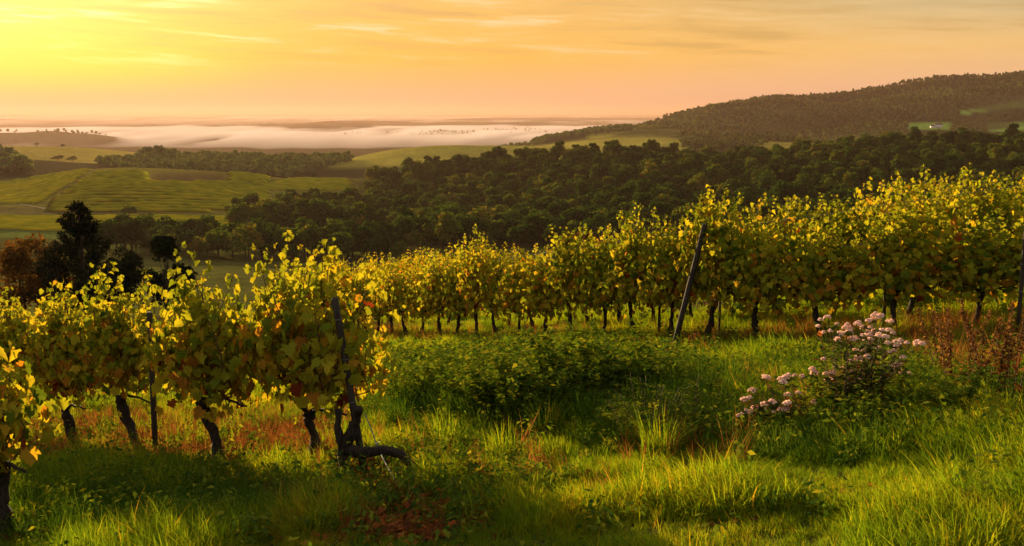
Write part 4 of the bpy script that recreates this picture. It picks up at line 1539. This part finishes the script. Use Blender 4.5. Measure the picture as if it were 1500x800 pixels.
def build_near_trees():
    # the dark pointed evergreen behind the left row
    q = np.random.default_rng(900)
    y = 66.0
    x, _, z = at(112, y)
    top = EYE + float(slope_of(298)) * y
    h = top - z
    w = 118 / F_PX * y
    tips_C, tips_D, tr = [], [], Geo()
    V, F = tube(curve_pts([(0, 0, -0.5), (0.1, 0, h * 0.4), (0.02, 0.05, h * 0.97)], 10), np.linspace(0.16, 0.02, 10), 8, True, 0.1); tr.add(V, F)
    for i in range(150):
        t = q.uniform(0.10, 0.98)
        R = w * 0.66 * min(1.0, (1 - t) ** 0.75 * 1.05) * q.uniform(0.65, 1.12) + 0.12
        if t > 0.62: R *= 0.86
        a = q.uniform(0, 6.283)
        b = np.array([0, 0, h * t]); e = b + np.array([math.cos(a) * R, math.sin(a) * R, R * q.uniform(0.15, 0.75)])
        m_ = (b + e) / 2 + np.array([0, 0, -0.10 * R])
        p = curve_pts([b, m_, e], 7)
        V, F = tube(p, np.linspace(0.028, 0.006, 7), 4); tr.add(V, F)
        k = int(40 + 40 * R)
        s = q.uniform(0.15, 1, k) ** 0.7
        c = np.stack([np.interp(s, np.linspace(0, 1, 7), p[:, j]) for j in range(3)], 1) + q.normal(0, 0.075, (k, 3)) * (0.6 + R * 0.5)
        tips_C.append(c); tips_D.append(np.tile((e - m_) / np.linalg.norm(e - m_), (k, 1)) + q.normal(0, .6, (k, 3)))
    C = np.vstack(tips_C); D = np.vstack(tips_D); n = len(C)
    V, F, ix = scatter_template(LANCE_T[0], LANCE_T[1], C, q.normal(0, 1, (n, 3)), D, q.uniform(0.14, 0.32, n), 0.34)
    g = Geo(); g.add(V, F, q.uniform(0, 1, n)[ix])
    root = tag(empty('evergreen_tree', (x, y, z)), 'dark pointed evergreen tree with spiky upturned branches behind the left vines', 'evergreen tree')
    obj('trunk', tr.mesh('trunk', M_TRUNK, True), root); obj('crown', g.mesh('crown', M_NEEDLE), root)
    # rusty bush tree at the left edge
    y = 72.0
    for i, (px, top_r, wpx, lab) in enumerate([(22, 330, 92, 'rusty orange bush at the left edge beside the dark evergreen'), (66, 338, 50, 'rusty orange bush between the edge bush and the evergreen')]):
        x, _, z = at(px, y + i)
        h = EYE + float(slope_of(top_r)) * y - z
        w = wpx / F_PX * y
        q = np.random.default_rng(910 + i)
        L = [((0, 0, h * 0.45), (w * .45, w * .45, h * 0.42))] + [((q.normal(0, w * .25), q.normal(0, w * .25), h * q.uniform(0.3, 0.86)), (w * .22, w * .22, h * .14)) for _ in range(9)]
        V, F, A = crown_geo(q, L, 5200, 0.16); g = Geo(); g.add(V, F, A)
        n = 900  # twiggy outline
        root = tag(empty('rusty_bush', (x, y + i, z)), lab, 'bush', 'rusty bushes at the left edge')
        obj('trunk', tree_trunk(q, h, 0.12, L), root); obj('crown', g.mesh('crown', M_RUSTY), root)
    # small round tree on a bare stem, and the dark shrubs round it
    y = 60.0
    x, _, z = at(237, y)
    h = EYE + float(slope_of(341)) * y - z
    w = 44 / F_PX * y
    q = np.random.default_rng(920)
    L = [((0, 0, h * .78), (w * .42, w * .42, h * .18))] + [((q.normal(0, w * .2), q.normal(0, w * .2), h * q.uniform(.66, .92)), (w * .22, w * .22, h * .07)) for _ in range(7)]
    V, F, A = crown_geo(q, L, 2600, 0.13); g = Geo(); g.add(V, F, A)
    root = tag(empty('round_tree', (x, y, z)), 'small dark round tree on a thin bare trunk right of the evergreen', 'tree')
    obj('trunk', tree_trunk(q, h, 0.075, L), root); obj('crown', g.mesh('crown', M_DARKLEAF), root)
    for i, (px, top_r, wpx, lab) in enumerate([(172, 362, 62, 'dark shrub between the evergreen and the small round tree'), (262, 374, 36, 'dark shrub at the right foot of the small round tree'), (232, 384, 50, 'low dark shrub under the small round tree'),
                                               (128, 378, 80, 'dark shrub skirting the foot of the evergreen')]):
        y = 61.0 + 0.5 * i
        x, _, z = at(px, y)
        h = EYE + float(slope_of(top_r)) * y - z; w = wpx / F_PX * y
        q = np.random.default_rng(930 + i)
        L = [((0, 0, h * .45), (w * .42, w * .42, h * .40))] + [((q.normal(0, w * .25), q.normal(0, w * .25), h * q.uniform(.4, .85)), (w * .2, w * .2, h * .12)) for _ in range(6)]
        V, F, A = crown_geo(q, L, 2200, 0.15); g = Geo(); g.add(V, F, A)
        root = tag(empty('dark_shrub', (x, y, z)), lab, 'shrub', 'dark shrubs beyond the left vines')
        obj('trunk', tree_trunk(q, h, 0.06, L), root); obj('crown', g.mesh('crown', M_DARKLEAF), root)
    # bush rising behind the long row
    y = 40.0
    px = 852; x, _, z = at(px, y)
    h = EYE + float(slope_of(337)) * y - z
    q = np.random.default_rng(940)
    L = [((0, 0, h * .6), (0.6, 0.6, h * .36))] + [((q.normal(0, .35), q.normal(0, .35), h * q.uniform(.6, .9)), (.3, .3, .25)) for _ in range(5)]
    V, F, A = crown_geo(q, L, 1500, 0.11); g = Geo(); g.add(V, F, A)
    root = tag(empty('rusty_bush', (x, y, z)), 'olive bush top peeping over the middle of the long vine row', 'bush')
    obj('trunk', tree_trunk(q, h, 0.06, L), root); obj('crown', g.mesh('crown', M_RUSTY), root)


build_near_trees()

MID = [tree_proto(1000 + i, h, w, 2300, 0.62, M_OAK) for i, (h, w) in enumerate([(13, 11), (15, 11), (12, 12.5), (16, 10), (11, 10), (14, 13), (17, 9.5), (12.5, 9)])]
M_WOOD = leaf_mat('distant wood foliage', [(0.0, (0.030, 0.058, 0.024)), (0.40, (0.070, 0.118, 0.036)), (0.75, (0.13, 0.185, 0.046)), (1.0, (0.23, 0.23, 0.045))],
                  0.35, (1.4, 1.1, 0.5), 0.6, 0.15, obj_var=0.5)
LOW = [tree_proto(1040 + i, h, w, 420, 1.25, M_WOOD, None, 6)[1] for i, (h, w) in enumerate([(13, 11), (15, 10), (12, 12), (16, 9), (11, 10)])]
M_PALEWOOD = leaf_mat('young pale wood foliage', [(0.0, (0.06, 0.08, 0.02)), (0.5, (0.13, 0.15, 0.03)), (1.0, (0.24, 0.20, 0.035))], 0.4, (1.3, 1.1, 0.5), 0.6, 0.15, obj_var=0.4)
LOW_DARK = [tree_proto(1080 + i, h, w, 420, 1.25, M_OAK, None, 6)[1] for i, (h, w) in enumerate([(15, 11), (16, 10), (14, 12), (18, 9), (13, 10)])]
LOW_PALE = [tree_proto(1090 + i, h, w, 380, 1.15, M_PALEWOOD, None, 6)[1] for i, (h, w) in enumerate([(9, 8), (10, 8), (8, 9), (10, 7), (8, 7)])]
CON = [conifer_proto(1060 + i, h, w, 260, 1.5, M_NEEDLE)[1] for i, (h, w) in enumerate([(13, 6.5), (15, 7)])]


def poisson_band(q, px0, px1, y0, y1, spacing):
    """jittered grid of points over a bearing and distance window"""
    out = []
    y = y0
    while y < y1:
        w0 = (px0 - W_PX / 2) / F_PX * y; w1 = (px1 - W_PX / 2) / F_PX * y
        n = max(1, int((w1 - w0) / spacing))
        xs = w0 + (np.arange(n) + q.uniform(0, 1, n)) * spacing
        ys = y + q.uniform(-0.5, 0.5, n) * spacing
        out.append(np.stack([xs, ys], 1))
        y += spacing
    P = np.vstack(out)
    return P, W_PX / 2 + P[:, 0] / P[:, 1] * F_PX


def stuff_woods(name, P, protos, label, sc_lo, sc_hi, seed, idx=None):
    q = np.random.default_rng(seed); n = len(P)
    s = q.uniform(sc_lo, sc_hi, n)
    rot = np.stack([np.zeros(n), np.zeros(n), q.uniform(0, 6.283, n)], 1)
    sc = np.stack([s * q.uniform(.9, 1.1, n), s, s * q.uniform(.85, 1.15, n)], 1)
    Z = ground(P[:, 0], P[:, 1]) - 0.6
    return gn_scatter(name, protos, np.column_stack([P, Z]), rot, sc, q.integers(0, len(protos), n) if idx is None else idx, label, 'woods')


def build_mid_trees():
    q = np.random.default_rng(1100)
    trees = []
    # line of trees along the valley bottom, left of the wood
    P, px = poisson_band(q, 150, 600, 398, 462, 9.0)
    for (x, y), p in zip(P, px):
        trees.append((y, x, 'round olive tree in the hedge line along the valley bottom', 'trees along the valley bottom', 0.98))
    # the wood on the slope across the valley
    P, px = poisson_band(q, 540, 1640, 440, 1010, 11.0)
    edge = np.interp(P[:, 1], [440, 500, 560, 640, 720, 1000], [600, 560, 370, 360, 400, 545])
    P2, px2 = poisson_band(q, 340, 540, 540, 780, 10.5)
    P = np.vstack([P, P2]); px = np.concatenate([px, px2])
    edge = np.interp(P[:, 1], [440, 500, 545, 640, 700, 760, 1000], [590, 575, 345, 350, 400, 470, 540])
    gap = (P[:, 1] > 470) & (P[:, 1] < 545) & (px < 590)
    keep = (px > edge + q.normal(0, 10, len(px))) & ~gap
    P = P[keep]; px = px[keep]
    o = np.argsort(P[:, 1]); P = P[o]; px = px[o]
    inview = (px > -20) & (px < 1520)
    n_ind = 190
    first = np.where(inview)[0][:n_ind]
    msk = np.zeros(len(P), bool); msk[first] = True
    for (x, y), p in zip(P[msk], px[msk]):
        lab = 'dark broadleaf tree at the near edge of the valley wood, above the right-hand vines' if p > 900 else 'hazy broadleaf tree at the near edge of the valley wood, left of the dark part'
        trees.append((y, x, lab, 'trees at the near edge of the dark valley wood' if p > 900 else 'trees at the near edge of the hazy valley wood', 1.08))
    for i, (y, x, lab, grp, s) in enumerate(trees):
        pr = MID[int(q.integers(len(MID)))]
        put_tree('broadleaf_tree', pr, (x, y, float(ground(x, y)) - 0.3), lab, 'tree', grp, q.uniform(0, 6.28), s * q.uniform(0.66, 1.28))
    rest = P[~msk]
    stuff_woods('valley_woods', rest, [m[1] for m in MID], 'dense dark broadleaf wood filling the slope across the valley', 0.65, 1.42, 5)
    print('trees', len(trees), 'wood', len(rest))
    # lone trees
    lone = [(187, 630, 296, 26, 'lone round tree on the lower vineyard slope by the pale patch'), (206, 540, 318, 18, 'small bush at the top of the valley hedge line'),
            (97, 2120, 210, 7, 'tiny lone tree on the crest of the far yellow field'), (59, 2110, 209, 9, 'tiny twin tree on the left of the far field crest'),
            (88, 1760, 225, 22, 'bushy tree pair on the middle of the far yellow field'), (109, 1740, 228, 14, 'smaller tree beside the pair on the far yellow field'),
            (333, 640, 302, 14, 'small tree at the left corner of the wood'), (462, 1010, 251, 12, 'small tree on the crest of the vineyard hill'),
            (1005, 1040, 211, 32, 'wide dark tree standing above the crest of the valley wood'), (1145, 1060, 220, 14, 'little dark tree in front of the yellow slope'), (1232, 1050, 197, 30, 'tall tree standing on the crest left of the hill house')]
    for i, (px, y, top_r, wpx, lab) in enumerate(lone):
        x, _, z = at(px, y)
        h = max(4.0, EYE + float(slope_of(top_r)) * y - z)
        s = h / 13.5
        put_tree('broadleaf_tree', MID[i % len(MID)], (x, y, z - 0.3), lab, 'tree', None, i * 1.3, (max(s * .7, wpx / F_PX * y / 11.5),) * 2 + (s,))


build_mid_trees()


def build_far_woods():
    q = np.random.default_rng(1200)
    # wooded hill behind the vineyard hill
    P, px = poisson_band(q, 145, 520, 1240, 1560, 10.0)
    lim = np.interp(px, [145, 180, 300, 420, 470, 520], [1460, 1290, 1235, 1240, 1330, 1500])
    k = P[:, 1] > lim
    stuff_woods('hill_woods', P[k], LOW, 'dark wooded hump behind the vineyard hill', 0.75, 1.1, 6)
    # round clump on its left shoulder
    P, px = poisson_band(q, 208, 262, 1590, 1640, 11.0)
    stuff_woods('hilltop_woods', P, LOW, 'rounded clump of tall hazy trees above the wooded hump', 1.7, 2.2, 7)
    # woods at the left edge
    P, px = poisson_band(q, -260, 52, 1130, 1560, 11.0)
    lim = np.interp(px, [-260, 0, 30, 52], [1700, 1520, 1330, 1180])
    k = P[:, 1] < lim
    stuff_woods('edge_woods', P[k], LOW, 'hazy wood at the left edge beyond the vineyard hill', 1.1, 1.7, 8)
    # knoll and hedges on the right
    P, px = poisson_band(q, 780, 925, 2420, 2750, 12.0)
    stuff_woods('knoll_woods', P, LOW, 'wooded knoll at the edge of the misty plain', 0.8, 1.2, 9)
    P, px = poisson_band(q, 690, 800, 2240, 2400, 12.0)
    k = vnoise(P[:, 0] / 40, P[:, 1] / 60, 3) > 0.35
    stuff_woods('hedge_woods', P[k], LOW, 'low line of trees running down to the misty plain', 0.5, 0.85, 10)
    # the big hill
    P, px = poisson_band(q, 925, 1660, 1720, 3900, 13.5)
    row = row_of((ground(P[:, 0], P[:, 1]) - EYE) / P[:, 1])
    fld = np.maximum(np.maximum(green_field(px, row), green_field(px, row - 5)), green_field(px, row - 10)) * (P[:, 1] > 2200)
    clear = smooth01(0.54, 0.60, fbm(P[:, 0] / 210.0, P[:, 1] / 420.0, 77)) * (q.uniform(0, 1, len(P)) < 0.55)
    low_edge = P[:, 1] < np.interp(px, [925, 985, 1000, 1095, 1125, 1215, 1235, 1660], [2500, 2450, 1750, 1750, 2120, 2080, 1750, 1750])
    lower_field = (px < 992) & (row > 189)
    k = (fld < 0.3) & (clear < 0.5) & ~low_edge & ~lower_field
    P = P[k]; px = px[k]; row = row[k]
    dark = (fbm(P[:, 0] / 260.0, P[:, 1] / 260.0, 55) > 0.53) & (row < 160) | (P[:, 1] > 3400) & (vnoise(P[:, 0] / 170, P[:, 1] / 500, 2) > 0.62)
    pt = fbm(P[:, 0] / 170.0, P[:, 1] / 260.0, 88) + q.normal(0, 0.03, len(P))
    idx = np.where(dark, np.where(q.uniform(0, 1, len(P)) < 0.35, 5 + q.integers(0, 2, len(P)), 7 + q.integers(0, 5, len(P))), np.where(pt < 0.44, 7 + q.integers(0, 5, len(P)), np.where(pt > 0.53, 12 + q.integers(0, 5, len(P)), q.integers(0, 5, len(P)))))
    stuff_woods('hillside_woods', P, LOW + CON + LOW_DARK + LOW_PALE, 'mixed woods covering the long hill on the right', 0.45, 1.15, 11, idx)
    print('hill woods', len(P))
    # belts of trees out on the misty plain
    pts = []
    for px0, px1, y, dens in ((640, 800, 8200, 1.0), (520, 960, 16000, .8), (700, 960, 22000, .8), (150, 520, 11000, .5), (500, 700, 7000, .3), (760, 980, 12500, .8), (420, 560, 20000, .6)):
        w = (px1 - px0) / F_PX * y
        n = int(w / 26 * dens * 9)
        x = (q.uniform(px0, px1, n) - W_PX / 2) / F_PX * y
        yy = y * np.exp(q.normal(0, 0.045, n))
        m = fbm(x / 420, yy / 900, 4) > 0.46
        pts.append(np.stack([x[m], yy[m]], 1))
    stuff_woods('plain_woods', np.vstack(pts), LOW, 'belts of trees lost in the mist of the far plain', 0.9, 1.5, 12)
    # trees along the misty ridge
    P, px = poisson_band(q, -60, 240, 5300, 5700, 60.0)
    k = vnoise(P[:, 0] / 130, P[:, 1] / 900, 6) > 0.55
    stuff_woods('ridge_woods', P[k], LOW, 'hazy trees dotted along the low ridge in the mist', 1.0, 1.8, 13)


build_far_woods()


# vineyard rows on the hill to the left: real low hedges following the slope
def build_far_vineyard():
    q = np.random.default_rng(1300)
    def rows(name, label, px0, px1, row_lo, row_hi, direction, spacing, hgt, cond, seed, ww=0.55):
        g = Geo()
        d = np.array([math.cos(direction), math.sin(direction)]); nrm = np.array([-d[1], d[0]])
        cx, cyy = -180.0, 780.0
        nrows = int(700 / spacing)
        for i in range(-nrows, nrows):
            s = np.arange(-520, 520, 5.0)
            X = cx + nrm[0] * i * spacing + d[0] * s; Y = cyy + nrm[1] * i * spacing + d[1] * s
            ok = (Y > 500) & (Y < 1080)
            X, Y = X[ok], Y[ok]
            if len(X) < 3: continue
            px = W_PX / 2 + X / Y * F_PX
            Z = ground(X, Y); row = row_of((Z - EYE) / Y)
            m = (px > px0) & (px < px1) & (row > row_lo) & (row < row_hi) & cond(px, row, Y)
            idx = np.where(m)[0]
            if len(idx) < 3: continue
            for seg in np.split(idx, np.where(np.diff(idx) > 1)[0] + 1):
                if len(seg) < 3: continue
                x, y, z = X[seg], Y[seg], Z[seg]; n = len(seg)
                hh = hgt * (0.75 + 0.5 * vnoise(x / 6, y / 6, seed)); hh[0] = hh[-1] = 0.15 
                prof = [(-ww, 0.3), (-ww * 1.1, 0.75), (0, 1.0), (ww * 1.1, 0.75), (ww, 0.3)]
                V = np.vstack([np.stack([x + nrm[0] * a + q.normal(0, .15, n), y + nrm[1] * a + q.normal(0, .15, n), z + hh * b], 1) for a, b in prof])
                k = np.arange(n - 1); F = []
                for j in range(4):
                    F.append(np.stack([j * n + k, j * n + k + 1, (j + 1) * n + k + 1, (j + 1) * n + k], 1))
                g.add(V, [np.vstack(F)], np.tile(np.clip(q.normal(.5, .22, n), 0, 1), 5))
        if g.n:
            tag(obj(name, g.mesh(name, M_FARVINE)), label, 'vineyard rows', kind='stuff')
    crest = lambda px, row, Y: (Y < 1010)
    rows('vineyard_rows', 'level lines of golden vines across the middle of the far hill', 60, 400, 252, 312, RAD(5), 17.0, 2.3, lambda p, r, Y: (Y < 1015) & (Y > 560) & ~((p > 222) & (p < 330) & (r < 266)) & (p > 60 + (300 - r) * 1.6), 3, 4.8)
    rows('vineyard_rows', 'steep lines of bright vines on the left shoulder of the far hill', -350, 150, 248, 300, RAD(72), 5.5, 1.8, lambda p, r, Y: (Y < 1020) & (Y > 600) & (p < 58 + (300 - r) * 1.6), 4)
    rows('vineyard_rows', 'bright vine block right of the brown plot on the far hill', 300, 520, 262, 280, RAD(30), 4.5, 1.8, lambda p, r, Y: (Y < 1010) & (Y > 560) & (p > 420 - (r - 262) * 5), 5)
    rows('vineyard_rows', 'vines on the flat at the foot of the far hill', -350, 350, 318, 345, RAD(10), 5.5, 1.7, lambda p, r, Y: (Y > 500), 6)


build_far_vineyard()


def build_house():
    px, y = 1368, 2440.0
    x, _, z = at(px, y)
    z = EYE + float(slope_of(187)) * y
    z = max(z, float(ground(x, y)) - 0.5)
    root = tag(empty('white_house', (x, y, z), 0.35), 'small white farmhouse with dark roofs among the hill woods', 'house')
    mw = solid_mat('white render', (0.70, 0.68, 0.62), (0.82, 0.80, 0.75), 0.6, 0.9)
    mr = solid_mat('dark roof tile', (0.05, 0.03, 0.025), (0.10, 0.06, 0.045), 1.2, 0.9)
    mg = solid_mat('dark window glass', (0.02, 0.022, 0.025), (0.03, 0.03, 0.035), 2, 0.2)

    def box(g, c, s):
        v = np.array([(a, b, d) for a in (-.5, .5) for b in (-.5, .5) for d in (-.5, .5)]) * np.array(s) + np.array(c)
        g.add(v, [np.array([(0, 1, 3, 2), (4, 6, 7, 5), (0, 4, 5, 1), (2, 3, 7, 6), (0, 2, 6, 4), (1, 5, 7, 3)])])

    def gable(g, c, l, w, h):
        a = [(-l / 2, -w / 2, 0), (l / 2, -w / 2, 0), (l / 2, w / 2, 0), (-l / 2, w / 2, 0), (-l / 2, 0, h), (l / 2, 0, h)]
        g.add(np.array(a) + np.array(c), [np.array([(0, 1, 5, 4), (2, 3, 4, 5), (0, 3, 2, 1)]), np.array([(0, 4, 3), (1, 2, 5)])])
    g = Geo(); box(g, (0, 0, 3.0), (17, 9, 8.0)); box(g, (-15, 1, 1.5), (12, 7, 5.0)); obj('wall', g.mesh('wall', mw), root)
    g = Geo(); gable(g, (0, 0, 7.003), 18.4, 10.6, 3.6); gable(g, (-15.2, 1, 4.003), 12.4, 8.4, 2.6); rf = obj('roof', g.mesh('roof', mr), root)
    g = Geo(); box(g, (4, 1.5, 10.6), (1.1, 1.1, 2.6)); obj('chimney', g.mesh('chimney', mr), rf)
    for wx, wz in ((-6, 2), (-2, 2), (2, 2), (6, 2), (-6, 5), (-2, 5), (2, 5), (6, 5)):
        g = Geo(); box(g, (wx, -4.52, wz), (1.3, 0.1, 1.7)); obj('window', g.mesh('window', mg), root)


build_house()


# ------------------------------------------------------------------ air: haze and valley mist
def volume_mat(name, col, dens, aniso):
    m, nt, out = new_mat(name)
    v = N(nt, 'ShaderNodeVolumePrincipled')
    v.inputs['Color'].default_value = (*col, 1)
    v.inputs['Density'].default_value = dens
    v.inputs['Anisotropy'].default_value = aniso
    nt.links.new(v.outputs[0], out.inputs['Volume'])
    return m


def closed_box(lo, hi):
    v = np.array([(x, y, z) for x in (lo[0], hi[0]) for y in (lo[1], hi[1]) for z in (lo[2], hi[2])], float)
    return v, [np.array([(0, 1, 3, 2), (4, 6, 7, 5), (0, 4, 5, 1), (2, 3, 7, 6), (0, 2, 6, 4), (1, 5, 7, 3)])]


def build_haze():
    zs = [v.co.z for v in bpy.data.objects['ground'].data.vertices]
    lo, hi = min(zs), max(zs)
    V, F = closed_box((-64000, -64000, lo - 1.0), (64000, 64000, max(hi + 30, 20)))
    o = obj('haze', mesh_np('haze', V, F, volume_mat('haze', (0.38, 0.25, 0.20), HAZE_DENSITY, 0.32)))
    tag(o, 'warm morning haze over the whole landscape', 'haze', kind='stuff')
    print('land from', lo, 'to', hi)
    # the sheet of mist lying on the far plain: a flat closed body with a wavy top and edge
    q = np.random.default_rng(5)

    def sheet(label, D, th0, th1, jit, dens):
        n = 60
        A = np.radians(np.linspace(-48, 30, n))
        D = np.array(D, float)
        AA, DD = np.meshgrid(A, D)
        w = (np.arange(len(D)) == 0)[:, None]
        DD = DD + (q.normal(0, 1, DD.shape) * 110 + 320 * np.sin(AA * 9)) * w * (D[0] / 4750)
        X = (np.sin(AA) * DD).ravel(); Y = (np.cos(AA) * DD).ravel()
        t = np.minimum(1, np.arange(len(D)) / 2.0)[:, None]
        th = (th0 + (th1 - th0) * t + q.normal(0, jit, DD.shape) * t).ravel()
        top = np.stack([X, Y, PLAIN_Z + th], 1); bot = np.stack([X, Y, np.full(len(X), PLAIN_Z - 3.0)], 1)
        I = np.arange(len(X)).reshape(len(D), n); m = len(X)
        qf = np.stack([I[:-1, :-1].ravel(), I[:-1, 1:].ravel(), I[1:, 1:].ravel(), I[1:, :-1].ravel()], 1)
        loop = np.concatenate([I[0, :-1], I[:-1, -1], I[-1, :0:-1], I[:0:-1, 0]])
        nx = np.roll(loop, -1)
        side = np.stack([loop, nx, nx + m, loop + m], 1)[:, ::-1]
        o = obj('mist', mesh_np('mist', np.vstack([top, bot]), [qf, (qf + m)[:, ::-1], side], volume_mat('mist', (0.82, 0.74, 0.80), dens, 0.0)))
        tag(o, label, 'mist', kind='stuff')
    sheet('bright sheet of morning mist over the near edge of the plain', [4750, 5300, 6000, 7000, 8200, 9600, 10800], 2, 15, 5.5, MIST_DENSITY * 0.8)
    sheet('thin veil of mist over the far plain', [11400, 12500, 14500, 17500, 22000, 30000, 42000, 56000], 2, 14, 5.0, MIST_DENSITY * 0.10)


build_haze()
print('objects', len(scene.objects))
